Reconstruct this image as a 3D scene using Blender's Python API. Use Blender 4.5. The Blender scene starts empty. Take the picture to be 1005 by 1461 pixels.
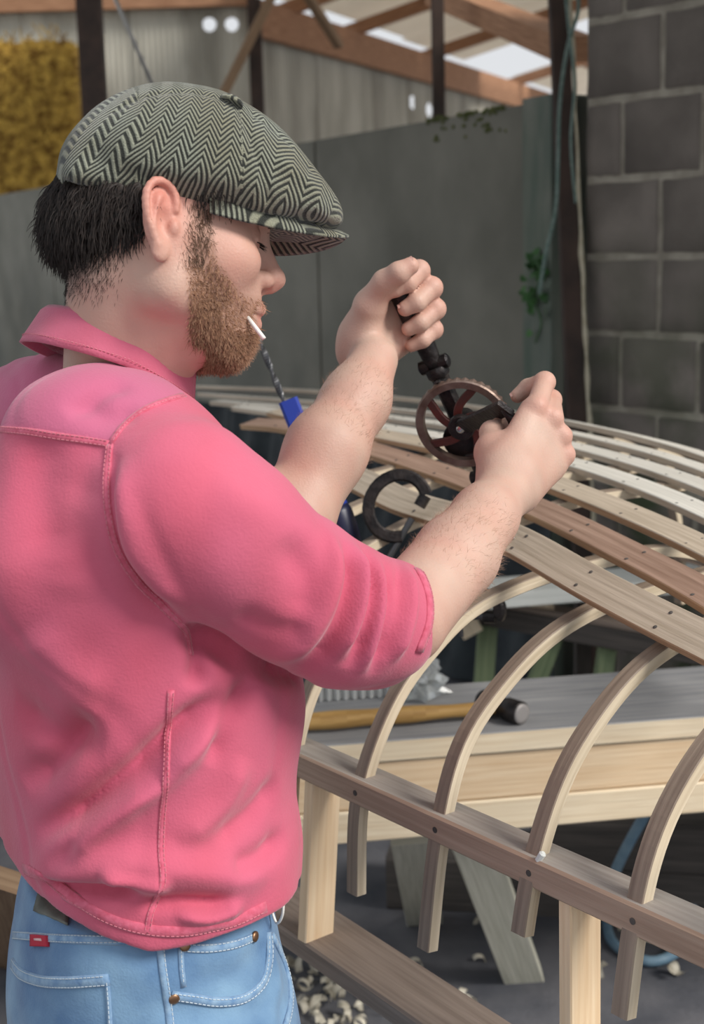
import bpy, math, random
import numpy as np
from mathutils import Vector, Matrix
from mathutils.bvhtree import BVHTree

random.seed(7)
RNG = np.random.default_rng(7)
SC = bpy.context.scene
COL = SC.collection

# ------------------------------------------------------------------ camera
FPX, CX, CY = 2000.0, 502.5, 730.5          # focal length and centre in pixels of the 1005 x 1461 frame
CAMH, PITCH, ROLL = 1.6, math.radians(10.8), math.radians(1.5)
FW = np.array([0, math.cos(PITCH), -math.sin(PITCH)])
R0 = np.array([1.0, 0, 0]); U0 = np.array([0, math.sin(PITCH), math.cos(PITCH)])
RT = R0 * math.cos(ROLL) - U0 * math.sin(ROLL)
UP = U0 * math.cos(ROLL) + R0 * math.sin(ROLL)
CAM = np.array([0, 0, CAMH])
cd = bpy.data.cameras.new('camera'); cam = bpy.data.objects.new('camera', cd); COL.objects.link(cam)
M = Matrix((tuple(RT) + (0,), tuple(UP) + (0,), tuple(-FW) + (0,), (0, 0, 0, 1))).transposed()
M.translation = Vector(CAM)
cam.matrix_world = M
cd.sensor_fit = 'VERTICAL'; cd.sensor_height = 36.0; cd.lens = FPX / 1461.0 * 36.0
cd.clip_start = 0.05; cd.clip_end = 200
cd.dof.use_dof = True; cd.dof.focus_distance = 1.42; cd.dof.aperture_fstop = 7.1
SC.camera = cam

# ------------------------------------------------------------------ sky, sun, exposure
W = bpy.data.worlds.new('overcast_sky'); SC.world = W; W.use_nodes = True
wn = W.node_tree.nodes; wl = W.node_tree.links
bgn = wn['Background']
tc = wn.new('ShaderNodeTexCoord'); sx = wn.new('ShaderNodeSeparateXYZ'); rmp = wn.new('ShaderNodeValToRGB')
wl.new(tc.outputs['Generated'], sx.inputs[0]); wl.new(sx.outputs['Z'], rmp.inputs[0])
rmp.color_ramp.elements[0].position = 0.0; rmp.color_ramp.elements[0].color = (0.93, 0.94, 0.96, 1)
rmp.color_ramp.elements[1].position = 0.6; rmp.color_ramp.elements[1].color = (0.84, 0.91, 1.0, 1)
wl.new(rmp.outputs[0], bgn.inputs[0]); bgn.inputs[1].default_value = 0.80
sd = bpy.data.lights.new('sun', 'SUN'); sun = bpy.data.objects.new('sun', sd); COL.objects.link(sun)
sd.energy = 3.4; sd.angle = math.radians(22); sd.color = (1.0, 0.955, 0.89)
sun_from = Vector((0.82, -0.45, 0.78))        # soft hazy sun from the open side, to the right of the camera
sun.rotation_euler = (-sun_from).to_track_quat('-Z', 'Y').to_euler()
SC.view_settings.view_transform = 'Standard'; SC.view_settings.look = 'None'
SC.view_settings.gamma = 1.0; SC.view_settings.use_curve_mapping = False
SC.view_settings.exposure = 0.04


# ------------------------------------------------------------------ helpers
def ray(px, py): return FW + (px - CX) / FPX * RT - (py - CY) / FPX * UP
def P(px, py, d): return CAM + d * ray(px, py)
def on_plane(px, py, O, n):
    r = ray(px, py); return CAM + (((np.asarray(O) - CAM) @ n) / (r @ n)) * r
def on_z(px, py, z): return on_plane(px, py, (0, 0, z), np.array([0, 0, 1.0]))
def unit(v):
    v = np.asarray(v, float); return v / (np.linalg.norm(v) + 1e-12)
ZU = np.array([0, 0, 1.0])


def mat(name, col, rough=0.6, metal=0.0, col2=None, scale=6.0, stretch=(1, 1, 1), bump=0.0, bscale=None, coord='Object',
        detail=6.0, sss=0.0, lo=0.35, hi=0.65, spec=0.4, vary=0.0, sheen=0.0):
    m = bpy.data.materials.new(name); m.use_nodes = True
    n = m.node_tree.nodes; l = m.node_tree.links; b = n['Principled BSDF']
    b.inputs['Roughness'].default_value = rough; b.inputs['Metallic'].default_value = metal
    b.inputs['Specular IOR Level'].default_value = spec
    if sheen: b.inputs['Sheen Weight'].default_value = sheen; b.inputs['Sheen Roughness'].default_value = 0.5
    if sss: b.inputs['Subsurface Weight'].default_value = sss; b.inputs['Subsurface Radius'].default_value = (1, .35, .2); b.inputs['Subsurface Scale'].default_value = 0.006
    b.inputs['Base Color'].default_value = (*col, 1)
    t = n.new('ShaderNodeTexCoord'); mp = n.new('ShaderNodeMapping'); mp.inputs['Scale'].default_value = stretch
    l.new(t.outputs[coord], mp.inputs[0])
    vec = mp.outputs[0]
    if vary:
        oi = n.new('ShaderNodeObjectInfo'); ad = n.new('ShaderNodeVectorMath'); ad.operation = 'ADD'
        sc = n.new('ShaderNodeVectorMath'); sc.operation = 'SCALE'; sc.inputs['Scale'].default_value = 37.0
        cx = n.new('ShaderNodeCombineXYZ'); l.new(oi.outputs['Random'], cx.inputs[0]); l.new(oi.outputs['Random'], cx.inputs[1])
        l.new(cx.outputs[0], sc.inputs[0]); l.new(vec, ad.inputs[0]); l.new(sc.outputs[0], ad.inputs[1]); vec = ad.outputs[0]
    m['_n'] = 1
    if col2 is not None:
        no = n.new('ShaderNodeTexNoise'); no.inputs['Scale'].default_value = scale; no.inputs['Detail'].default_value = detail
        l.new(vec, no.inputs['Vector'])
        r = n.new('ShaderNodeValToRGB'); r.color_ramp.elements[0].position = lo; r.color_ramp.elements[1].position = hi
        r.color_ramp.elements[0].color = (*col, 1); r.color_ramp.elements[1].color = (*col2, 1)
        l.new(no.outputs['Fac'], r.inputs[0]); out = r.outputs[0]
        if vary:
            hs = n.new('ShaderNodeHueSaturation'); mr = n.new('ShaderNodeMapRange')
            mr.inputs['To Min'].default_value = 1 - vary; mr.inputs['To Max'].default_value = 1 + vary
            l.new(oi.outputs['Random'], mr.inputs[0]); l.new(mr.outputs[0], hs.inputs['Value']); l.new(out, hs.inputs['Color']); out = hs.outputs[0]
        l.new(out, b.inputs['Base Color'])
    if bump:
        nb = n.new('ShaderNodeTexNoise'); nb.inputs['Scale'].default_value = bscale or scale * 3; nb.inputs['Detail'].default_value = 5
        l.new(vec, nb.inputs['Vector'])
        bp = n.new('ShaderNodeBump'); bp.inputs['Strength'].default_value = bump; bp.inputs['Distance'].default_value = 0.004
        l.new(nb.outputs['Fac'], bp.inputs['Height']); l.new(bp.outputs[0], b.inputs['Normal'])
    return m


def wood(name, c1, c2, rough=0.65, vary=0.08, bump=0.25):
    return mat(name, c1, rough, col2=c2, scale=14, stretch=(0.35, 9, 9), coord='UV', bump=bump, bscale=22, vary=vary, lo=.3, hi=.7, detail=8)


def tag(o, label=None, cat=None, group=None, kind=None):
    if label: o['label'] = label
    if cat: o['category'] = cat
    if group: o['group'] = group
    if kind: o['kind'] = kind
    return o


def empty(name, loc, label=None, cat=None, group=None, kind=None):
    o = bpy.data.objects.new(name, None); COL.objects.link(o); o.location = Vector(loc); o.empty_display_size = 0.05
    return tag(o, label, cat, group, kind)


WORLDLOC = {}
def link(name, me, m=None, parent=None):
    o = bpy.data.objects.new(name, me); COL.objects.link(o)
    if m is not None and not me.materials: me.materials.append(m)
    if parent is not None:
        o.parent = parent
        L = Vector((0, 0, 0)); q = parent
        while q is not None: L += q.location; q = q.parent
        o.matrix_parent_inverse = Matrix.Translation(-L)
        if parent.parent is not None:     # children of parts: the inverse has to undo the part's own (identity) frame only
            o.matrix_parent_inverse = Matrix.Identity(4)
    return o


def mesh(name, v, f, m=None, parent=None, smooth=False, uv=None):
    me = bpy.data.meshes.new(name)
    v = np.asarray(v, float)
    me.from_pydata([tuple(x) for x in v], [], [tuple(int(i) for i in q) for q in f])
    if uv is not None:
        ul = me.uv_layers.new(name='UVMap'); ul.data.foreach_set('uv', np.asarray(uv, np.float32).ravel())
    if smooth: me.polygons.foreach_set('use_smooth', [True] * len(me.polygons))
    me.update()
    return link(name, me, m, parent)


class MB:
    """collects sweeps, boxes and lathes into one mesh"""
    def __init__(s): s.v = []; s.f = []; s.uv = []; s.n = 0
    def add(s, v, f, uv=None):
        v = np.asarray(v, float)
        s.v.append(v)
        for i, q in enumerate(f):
            s.f.append([int(a) + s.n for a in q])
            if uv is not None: s.uv.extend(uv[i])
            else: s.uv.extend([(0.1 * v[a][0] + .05 * v[a][1], 0.1 * v[a][2]) for a in q])
        s.n += len(v); return s
    def build(s, name, m, parent=None, smooth=False):
        return mesh(name, np.concatenate(s.v), s.f, m, parent, smooth, s.uv)
    def sweep(s, pts, A, N, sec, caps=True):
        """pts (n,3), A/N side and normal vectors (n,3) or (3,), sec = list of (a, n) section corners"""
        pts = np.asarray(pts, float); n = len(pts)
        A = np.broadcast_to(np.asarray(A, float), (n, 3)); N = np.broadcast_to(np.asarray(N, float), (n, 3))
        k = len(sec); v = []
        for i in range(n):
            for (a, b) in sec: v.append(pts[i] + A[i] * a + N[i] * b)
        L = np.concatenate([[0], np.cumsum(np.linalg.norm(np.diff(pts, axis=0), axis=1))])
        per = [0.0]
        for j in range(k):
            a, b = sec[j], sec[(j + 1) % k]; per.append(per[-1] + math.hypot(a[0] - b[0], a[1] - b[1]))
        f = []; uv = []; o = random.random() * 5
        for i in range(n - 1):
            for j in range(k):
                j2 = (j + 1) % k
                f.append((i * k + j, i * k + j2, (i + 1) * k + j2, (i + 1) * k + j))
                uv.append([(o + L[i], o + per[j]), (o + L[i], o + per[j + 1]), (o + L[i + 1], o + per[j + 1]), (o + L[i + 1], o + per[j])])
        if caps:
            f.append(tuple(range(k))[::-1]); uv.append([(o + sec[j][0], o + sec[j][1]) for j in range(k)][::-1])
            f.append(tuple((n - 1) * k + j for j in range(k))); uv.append([(o + sec[j][0], o + sec[j][1]) for j in range(k)])
        return s.add(v, f, uv)
    def tube(s, pts, r, n=10, caps=True):
        pts = np.asarray(pts, float); m = len(pts); r = np.broadcast_to(np.asarray(r, float), (m,))
        T = np.gradient(pts, axis=0); T = np.array([unit(t) for t in T])
        a = unit(np.cross(T[0], [0.3, 0.2, 0.93] if abs(T[0][2]) < .9 else [1, 0, 0]))
        v = []; L = np.concatenate([[0], np.cumsum(np.linalg.norm(np.diff(pts, axis=0), axis=1))])
        for i in range(m):
            a = unit(a - T[i] * (a @ T[i])); b = np.cross(T[i], a)
            for j in range(n):
                t = 2 * math.pi * j / n; v.append(pts[i] + r[i] * (math.cos(t) * a + math.sin(t) * b))
        f = []; uv = []
        for i in range(m - 1):
            for j in range(n):
                j2 = (j + 1) % n
                f.append((i * n + j, i * n + j2, (i + 1) * n + j2, (i + 1) * n + j))
                c = 2 * math.pi * r[i] / n
                uv.append([(L[i], j * c), (L[i], (j + 1) * c), (L[i + 1], (j + 1) * c), (L[i + 1], j * c)])
        if caps:
            f.append(tuple(range(n))[::-1]); uv.append([(0, 0)] * n)
            f.append(tuple((m - 1) * n + j for j in range(n))); uv.append([(0, 0)] * n)
        return s.add(v, f, uv)
    def lathe(s, O, axis, prof, n=24, ref=None):
        axis = unit(axis); pts = [np.asarray(O) + axis * h for h, _ in prof]
        a = unit(np.cross(axis, ref if ref is not None else ([0, 0, 1] if abs(axis[2]) < .9 else [1, 0, 0]))); b = np.cross(axis, a)
        v = []; m = len(prof)
        for (h, r), p in zip(prof, pts):
            for j in range(n):
                t = 2 * math.pi * j / n; v.append(p + r * (math.cos(t) * a + math.sin(t) * b))
        f = []
        for i in range(m - 1):
            for j in range(n):
                j2 = (j + 1) % n; f.append((i * n + j, i * n + j2, (i + 1) * n + j2, (i + 1) * n + j))
        f.append(tuple(range(n))[::-1]); f.append(tuple((m - 1) * n + j for j in range(n)))
        return s.add(v, f)


def rect(a0, a1, n0, n1, c=0.0015):
    """chamfered rectangle section between a0..a1, n0..n1"""
    return [(a0 + c, n0), (a1 - c, n0), (a1, n0 + c), (a1, n1 - c), (a1 - c, n1), (a0 + c, n1), (a0, n1 - c), (a0, n0 + c)]


def bar(name, a, b, w, t, m, parent=None, up=ZU, c=0.002, segs=1):
    """a straight timber from a to b: w across, t along the up-ish direction, centred"""
    a = np.asarray(a, float); b = np.asarray(b, float); T = unit(b - a)
    A = unit(np.cross(T, up)); N = np.cross(A, T)
    pts = [a + (b - a) * i / segs for i in range(segs + 1)]
    return MB().sweep(pts, A, N, rect(-w / 2, w / 2, -t / 2, t / 2, c)).build(name, m, parent)


def catmull(pts, n):
    """resample a polyline smoothly by chord length with n samples"""
    p = np.asarray(pts, float)
    t = np.concatenate([[0], np.cumsum(np.linalg.norm(np.diff(p, axis=0), axis=1))])
    if len(p) == 2:
        s = np.linspace(0, t[-1], n); return np.stack([np.interp(s, t, p[:, k]) for k in range(p.shape[1])], 1)
    d = np.zeros_like(p)
    for i in range(len(p)):
        if i == 0: d[i] = (p[1] - p[0]) / (t[1] - t[0])
        elif i == len(p) - 1: d[i] = (p[-1] - p[-2]) / (t[-1] - t[-2])
        else:
            h0 = t[i] - t[i - 1]; h1 = t[i + 1] - t[i]
            d[i] = ((p[i] - p[i - 1]) / h0 * h1 + (p[i + 1] - p[i]) / h1 * h0) / (h0 + h1)
    out = []
    for s in np.linspace(0, t[-1], n):
        i = min(max(np.searchsorted(t, s) - 1, 0), len(p) - 2); h = t[i + 1] - t[i]; x = (s - t[i]) / h
        out.append((2 * x**3 - 3 * x**2 + 1) * p[i] + (x**3 - 2 * x**2 + x) * h * d[i] + (-2 * x**3 + 3 * x**2) * p[i + 1] + (x**3 - x**2) * h * d[i + 1])
    return np.array(out)


# ------------------------------------------------------------------ signed distance fields
class Field:
    def __init__(s): s.pr = []
    def add(s, fn, c, R, op='u', k=0.01): s.pr.append((fn, np.asarray(c, float), R, op, k)); return s
    def cone(s, a, b, ra, rb, k=0.01, op='u'):
        a = np.asarray(a, float); b = np.asarray(b, float); ab = b - a; L2 = ab @ ab + 1e-12
        def fn(p):
            t = np.clip(((p - a) @ ab) / L2, 0, 1)
            return np.linalg.norm(p - a - t[:, None] * ab, axis=1) - (ra + t * (rb - ra))
        return s.add(fn, (a + b) / 2, math.sqrt(L2) / 2 + max(ra, rb), op, k)
    def chain(s, pts, rs, k=0.01, op='u'):
        for i in range(len(pts) - 1): s.cone(pts[i], pts[i + 1], rs[i], rs[i + 1], k, op)
        return s
    def ell(s, c, r, B=np.eye(3), k=0.01, op='u'):
        c = np.asarray(c, float); r = np.asarray(r, float); B = np.asarray(B, float)   # columns: axes
        def fn(p):
            q = (p - c) @ B; k0 = np.linalg.norm(q / r, axis=1); k1 = np.linalg.norm(q / (r * r), axis=1)
            return k0 * (k0 - 1) / np.maximum(k1, 1e-9)
        return s.add(fn, c, r.max(), op, k)
    def eval(s, p, pr=None):
        d = np.full(len(p), 0.5)
        for fn, c, R, op, k in (s.pr if pr is None else pr):
            e = fn(p)
            if op == 'u':
                h = np.maximum(k - np.abs(d - e), 0) / k; d = np.minimum(d, e) - h * h * k * 0.25
            elif op == 's':
                h = np.maximum(k - np.abs(d + e), 0) / k; d = np.maximum(d, -e) + h * h * k * 0.25
            else:
                h = np.maximum(k - np.abs(d - e), 0) / k; d = np.maximum(d, e) + h * h * k * 0.25
        return d
    def near(s, p, rad):
        return [q for q in s.pr if q[3] == 'i' or np.linalg.norm(p - q[1]) - q[2] < rad + 0.035]
    def evalc(s, p, cell=0.12):
        """evaluate with the primitives culled per coarse cell"""
        key = np.floor(p / cell).astype(np.int64); key = (key[:, 0] * 4096 + key[:, 1]) * 4096 + key[:, 2]
        o = np.argsort(key, kind='stable'); ks = key[o]; out = np.empty(len(p))
        cut = np.flatnonzero(np.diff(ks)) + 1
        for idx in np.split(o, cut):
            q = p[idx]; c = (q.min(0) + q.max(0)) / 2; rad = np.linalg.norm(q.max(0) - q.min(0)) / 2
            out[idx] = s.eval(q, s.near(c, rad))
        return out


def surface(F, lo, hi, h, newton=1):
    """sparse surface nets of F inside the box lo..hi with cell h -> verts, quads"""
    lo = np.asarray(lo, float); hi = np.asarray(hi, float); B = 8; bs = B * h
    nb = np.ceil((hi - lo) / bs).astype(int)
    g = np.stack(np.meshgrid(*[np.arange(k) for k in nb], indexing='ij'), -1).reshape(-1, 3)
    d = F.evalc(lo + (g + 0.5) * bs, 4 * bs)
    g = g[np.abs(d) < bs * 1.15]
    off = np.stack(np.meshgrid(*[np.arange(B + 1)] * 3, indexing='ij'), -1).reshape(-1, 3)
    vals = np.empty((len(g), (B + 1) ** 3), np.float64)
    key = g // 4; key = (key[:, 0] * 1024 + key[:, 1]) * 1024 + key[:, 2]; o = np.argsort(key, kind='stable'); g = g[o]; key = key[o]
    for idx in np.split(np.arange(len(g)), np.flatnonzero(np.diff(key)) + 1):
        p = lo + (g[idx][:, None, :] * B + off[None]) * h
        q = p.reshape(-1, 3); c = (q.min(0) + q.max(0)) / 2
        vals[idx] = F.eval(q, F.near(c, np.linalg.norm(q.max(0) - q.min(0)) / 2)).reshape(len(idx), -1)
    V = vals.reshape(-1, B + 1, B + 1, B + 1); S = V < 0
    c8 = [(i, j, k) for i in (0, 1) for j in (0, 1) for k in (0, 1)]
    cnt = sum(S[:, i:i + B, j:j + B, k:k + B].astype(np.int8) for i, j, k in c8)
    act = np.argwhere((cnt > 0) & (cnt < 8))
    bi = act[:, 0]; loc = act[:, 1:]
    cv = np.stack([V[bi, loc[:, 0] + i, loc[:, 1] + j, loc[:, 2] + k] for i, j, k in c8], 1)
    pos = np.zeros((len(act), 3)); num = np.zeros(len(act)); ca = np.array(c8, float)
    for a in range(8):
        for b in range(a + 1, 8):
            if np.abs(ca[a] - ca[b]).sum() != 1: continue
            m = (cv[:, a] < 0) != (cv[:, b] < 0)
            t = cv[m, a] / (cv[m, a] - cv[m, b])
            pos[m] += ca[a] + t[:, None] * (ca[b] - ca[a]); num[m] += 1
    pos /= num[:, None]
    G = g[bi] * B + loc
    vert = lo + (G + pos) * h
    D = nb * B + 2
    cid = (G[:, 0] * D[1] + G[:, 1]) * D[2] + G[:, 2]
    so = np.argsort(cid); cs = cid[so]
    def find(Gq):
        q = (Gq[:, 0] * D[1] + Gq[:, 1]) * D[2] + Gq[:, 2]; i = np.searchsorted(cs, q); i = np.clip(i, 0, len(cs) - 1)
        ok = cs[i] == q; return so[i], ok
    quads = []
    for ax in range(3):
        e = np.eye(3, dtype=int)[ax]; u = np.eye(3, dtype=int)[(ax + 1) % 3]; w = np.eye(3, dtype=int)[(ax + 2) % 3]
        a = S[:, :B, :B, :B]; b = S[:, e[0]:e[0] + B, e[1]:e[1] + B, e[2]:e[2] + B]
        ed = np.argwhere(a != b); sg = a[ed[:, 0], ed[:, 1], ed[:, 2], ed[:, 3]]
        Ge = g[ed[:, 0]] * B + ed[:, 1:]
        r = [find(Ge - u - w), find(Ge - w), find(Ge), find(Ge - u)]
        ok = r[0][1] & r[1][1] & r[2][1] & r[3][1]
        q = np.stack([x[0] for x in r], 1)[ok]; s_ = sg[ok]
        q[~s_] = q[~s_][:, ::-1]; quads.append(q)
    quads = np.concatenate(quads)
    for _ in range(newton):
        e = h * 0.4; d0 = F.evalc(vert); gr = np.stack([F.evalc(vert + np.eye(3)[a] * e) - d0 for a in range(3)], 1) / e
        st = -(d0 / np.maximum((gr ** 2).sum(1), 0.2))[:, None] * gr
        ln = np.linalg.norm(st, axis=1, keepdims=True); vert = vert + st * np.minimum(1, h * 0.7 / np.maximum(ln, 1e-12))
    return vert, quads


def vnormals(v, q):
    n = np.cross(v[q[:, 2]] - v[q[:, 0]], v[q[:, 3]] - v[q[:, 1]]); out = np.zeros_like(v)
    for k in range(4): np.add.at(out, q[:, k], n)
    return out / (np.linalg.norm(out, axis=1, keepdims=True) + 1e-12)


def smooth(v, q, it=1, lam=0.5):
    for _ in range(it):
        s = np.zeros_like(v); c = np.zeros(len(v))
        for k in range(4):
            a, b = q[:, k], q[:, (k + 1) % 4]
            np.add.at(s, a, v[b]); np.add.at(c, a, 1); np.add.at(s, b, v[a]); np.add.at(c, b, 1)
        v = v + lam * (s / np.maximum(c, 1)[:, None] - v)
    return v


def qmesh(name, v, q, m, parent=None, col=None):
    me = bpy.data.meshes.new(name)
    me.vertices.add(len(v)); me.vertices.foreach_set('co', v.astype(np.float32).ravel())
    me.loops.add(q.size); me.loops.foreach_set('vertex_index', q.astype(np.int32).ravel())
    me.polygons.add(len(q)); me.polygons.foreach_set('loop_start', np.arange(0, q.size, 4, dtype=np.int32))
    me.update(calc_edges=True); me.validate()
    me.polygons.foreach_set('use_smooth', np.ones(len(me.polygons), bool))
    if col is not None:
        a = me.color_attributes.new('Col', 'FLOAT_COLOR', 'POINT')
        a.data.foreach_set('color', np.concatenate([col, np.ones((len(col), 1))], 1).astype(np.float32).ravel())
    me.update()
    return link(name, me, m, parent)


def polydist(p, pts):
    """distance of the points p to a polyline, and the parameter 0..1 along it"""
    best = np.full(len(p), 9.0); par = np.zeros(len(p)); n = len(pts) - 1
    for i in range(n):
        a, b = pts[i], pts[i + 1]; ab = b - a; t = np.clip(((p - a) @ ab) / (ab @ ab + 1e-12), 0, 1)
        d = np.linalg.norm(p - a - t[:, None] * ab, axis=1); m = d < best
        best[m] = d[m]; par[m] = (i + t[m]) / n
    return best, par

# ------------------------------------------------------------------ materials
M_floor = mat('sooty_ground', (0.075, 0.078, 0.092), .95, col2=(0.145, 0.143, 0.155), scale=5, bump=.6, bscale=60)
M_conc = mat('stained_concrete', (0.17, 0.165, 0.135), .9, col2=(0.255, 0.245, 0.205), scale=2.2, bump=.3, bscale=40, detail=9)
M_post = mat('mossy_concrete', (0.12, 0.15, 0.125), .9, col2=(0.23, 0.235, 0.20), scale=4, stretch=(3, 3, .6), bump=.3, bscale=40)
M_block = mat('concrete_block', (0.155, 0.135, 0.118), .95, col2=(0.235, 0.205, 0.18), scale=4, bump=.9, bscale=130, vary=.13, detail=10)
M_mortar = mat('pale_mortar', (0.27, 0.245, 0.20), .95, col2=(0.42, 0.385, 0.32), scale=14, bump=1.0, bscale=60)
M_sheet = mat('weathered_cladding', (0.29, 0.27, 0.22), .7, col2=(0.50, 0.475, 0.40), scale=3, stretch=(1, 1, .25), bump=.1, vary=.05, detail=8)
M_steel = mat('rusty_brown_steel', (0.028, 0.019, 0.015), .75, col2=(0.06, 0.036, 0.027), scale=8, bump=.2)
M_roof = mat('fibre_cement_roof', (0.66, 0.61, 0.53), .85, col2=(0.80, 0.75, 0.66), scale=2.5, bump=.1)
b_ = M_roof.node_tree.nodes['Principled BSDF']; tl = M_roof.node_tree.nodes.new('ShaderNodeBsdfTranslucent'); tl.inputs[0].default_value = (.85, .78, .68, 1)
ms = M_roof.node_tree.nodes.new('ShaderNodeMixShader'); ms.inputs[0].default_value = .5
M_roof.node_tree.links.new(b_.outputs[0], ms.inputs[1]); M_roof.node_tree.links.new(tl.outputs[0], ms.inputs[2])
M_roof.node_tree.links.new(ms.outputs[0], M_roof.node_tree.nodes['Material Output'].inputs[0])
M_beam = wood('old_brown_timber', (0.22, 0.10, 0.05), (0.46, 0.25, 0.14), .8)
M_brace = wood('tan_brace_timber', (0.17, 0.10, 0.055), (0.30, 0.20, 0.12), .8)
M_straw = mat('golden_straw', (0.26, 0.14, 0.02), .9, col2=(0.55, 0.33, 0.05), scale=30, stretch=(1, 1, 5), bump=1, bscale=60)
M_lath = wood('grey_larch_lath', (0.40, 0.32, 0.235), (0.62, 0.515, 0.40), .6, vary=.05)
M_lathpale = wood('pale_lath', (0.55, 0.515, 0.45), (0.78, 0.74, 0.66), .6, vary=.05)
M_lathred = wood('reddish_lath', (0.24, 0.145, 0.10), (0.42, 0.275, 0.205), .6)
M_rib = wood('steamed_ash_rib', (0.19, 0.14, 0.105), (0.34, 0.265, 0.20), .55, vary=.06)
M_gun = wood('brown_gunwale', (0.30, 0.20, 0.14), (0.45, 0.325, 0.24), .6)
M_pine = wood('fresh_pine', (0.78, 0.55, 0.33), (0.92, 0.72, 0.49), .5)
M_ply = wood('pale_bench_timber', (0.74, 0.59, 0.40), (0.90, 0.77, 0.57), .55)
M_bench = wood('grey_bench_top', (0.20, 0.205, 0.22), (0.36, 0.355, 0.355), .6)
M_plank = wood('dusty_brown_plank', (0.20, 0.155, 0.125), (0.32, 0.255, 0.21), .7)
M_trest = wood('greenish_grey_timber', (0.46, 0.45, 0.36), (0.64, 0.62, 0.52), .75)
M_green = wood('green_stained_timber', (0.12, 0.17, 0.09), (0.25, 0.30, 0.17), .8)
M_white = wood('white_painted_timber', (0.62, 0.64, 0.60), (0.80, 0.81, 0.77), .5)
M_darkw = wood('dark_old_timber', (0.05, 0.045, 0.042), (0.11, 0.095, 0.085), .85)
M_iron = mat('black_cast_iron', (0.018, 0.017, 0.018), .42, .6, col2=(0.05, 0.042, 0.04), scale=60, bump=.3, bscale=200)
M_rim = mat('worn_brown_gear', (0.14, 0.085, 0.065), .45, .6, col2=(0.27, 0.20, 0.165), scale=40, bump=.15)
M_red = mat('red_enamel', (0.14, 0.032, 0.024), .45, col2=(0.07, 0.03, 0.025), scale=50)
M_bright = mat('bright_steel', (0.62, 0.60, 0.57), .25, 1.0)
M_steelgrey = mat('dull_steel', (0.10, 0.10, 0.105), .4, .8)
M_blue = mat('blue_plastic', (0.02, 0.045, 0.30), .35, spec=.5)
M_navy = mat('navy_plastic', (0.012, 0.014, 0.045), .4, spec=.5)
M_hick = wood('golden_hickory', (0.36, 0.19, 0.05), (0.60, 0.37, 0.13), .45)
M_rope = mat('teal_rope', (0.11, 0.17, 0.145), .8, col2=(0.20, 0.26, 0.23), scale=80, bump=.5)
M_hose = mat('blue_hose', (0.14, 0.24, 0.33), .5, col2=(0.22, 0.33, 0.41), scale=20)
M_leaf = mat('ivy_leaf', (0.03, 0.10, 0.025), .6, col2=(0.07, 0.17, 0.05), scale=30, vary=.2)
M_moss = mat('moss', (0.08, 0.10, 0.03), .95, col2=(0.15, 0.16, 0.06), scale=60, bump=1)
M_shav = mat('wood_shaving', (0.40, 0.36, 0.28), .75, col2=(0.62, 0.58, 0.48), scale=30, vary=.15)
M_stick = mat('white_paper', (0.85, 0.83, 0.78), .5)
M_rod = mat('grey_metal_rod', (0.42, 0.41, 0.39), .4, .5)
M_foam = mat('cream_foam', (0.45, 0.40, 0.28), .9, col2=(0.6, .55, .42), scale=30, bump=.6)


def mossify(m, zlo, zhi, col=(0.035, 0.065, 0.02), amount=.8, scale=5.0):
    """green algae that grows on the lower part of a wall: depends on the height above the ground and a noise"""
    n = m.node_tree.nodes; l = m.node_tree.links; b = n['Principled BSDF']; src = b.inputs['Base Color'].links[0].from_socket
    ge = n.new('ShaderNodeNewGeometry'); sp = n.new('ShaderNodeSeparateXYZ'); l.new(ge.outputs['Position'], sp.inputs[0])
    mr = n.new('ShaderNodeMapRange'); mr.inputs['From Min'].default_value = zhi; mr.inputs['From Max'].default_value = zlo; l.new(sp.outputs['Z'], mr.inputs[0])
    no = n.new('ShaderNodeTexNoise'); no.inputs['Scale'].default_value = scale; no.inputs['Detail'].default_value = 6; l.new(ge.outputs['Position'], no.inputs['Vector'])
    r2 = n.new('ShaderNodeMapRange'); r2.inputs['From Min'].default_value = .42; r2.inputs['From Max'].default_value = .62; l.new(no.outputs['Fac'], r2.inputs[0])
    mu = n.new('ShaderNodeMath'); mu.operation = 'MULTIPLY'; l.new(mr.outputs[0], mu.inputs[0]); l.new(r2.outputs[0], mu.inputs[1])
    m2 = n.new('ShaderNodeMath'); m2.operation = 'MULTIPLY'; m2.inputs[1].default_value = amount; m2.use_clamp = True; l.new(mu.outputs[0], m2.inputs[0])
    mx = n.new('ShaderNodeMix'); mx.data_type = 'RGBA'; l.new(m2.outputs[0], mx.inputs[0]); l.new(src, mx.inputs[6]); mx.inputs[7].default_value = (*col, 1)
    l.new(mx.outputs[2], b.inputs['Base Color'])

mossify(M_block, .75, 1.7); mossify(M_post, .2, 3.0, (0.05, 0.10, 0.06), .6, 4)
mossify(M_conc, .0, 1.9, (0.075, 0.085, 0.08), .75, 1.6)
mossify(M_mortar, .7, 1.6, (0.10, 0.13, 0.07), .7)

# ------------------------------------------------------------------ the setting
def slab(name, c, m, kind='structure', parent=None):
    """a thick panel from 8 corners: bottom ring then top ring"""
    f = [(3, 2, 1, 0), (4, 5, 6, 7), (0, 1, 5, 4), (1, 2, 6, 5), (2, 3, 7, 6), (3, 0, 4, 7)]
    o = MB().add(c, f).build(name, m, parent)
    return tag(o, kind=kind) if kind else o

gx = np.linspace(-9, 9, 61); gy = np.linspace(-3, 21, 81)
gv = [(x, y, 0.006 * math.sin(5 * x + 2 * y) + 0.006 * math.sin(7 * y - 3 * x)) for y in gy for x in gx]
gf = [(j * 61 + i, j * 61 + i + 1, j * 61 + i + 62, j * 61 + i + 61) for j in range(80) for i in range(60)]
tag(mesh('floor', gv, gf, M_floor, smooth=True), 'dark sooty earth floor of the boat shed', kind='structure')

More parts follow.
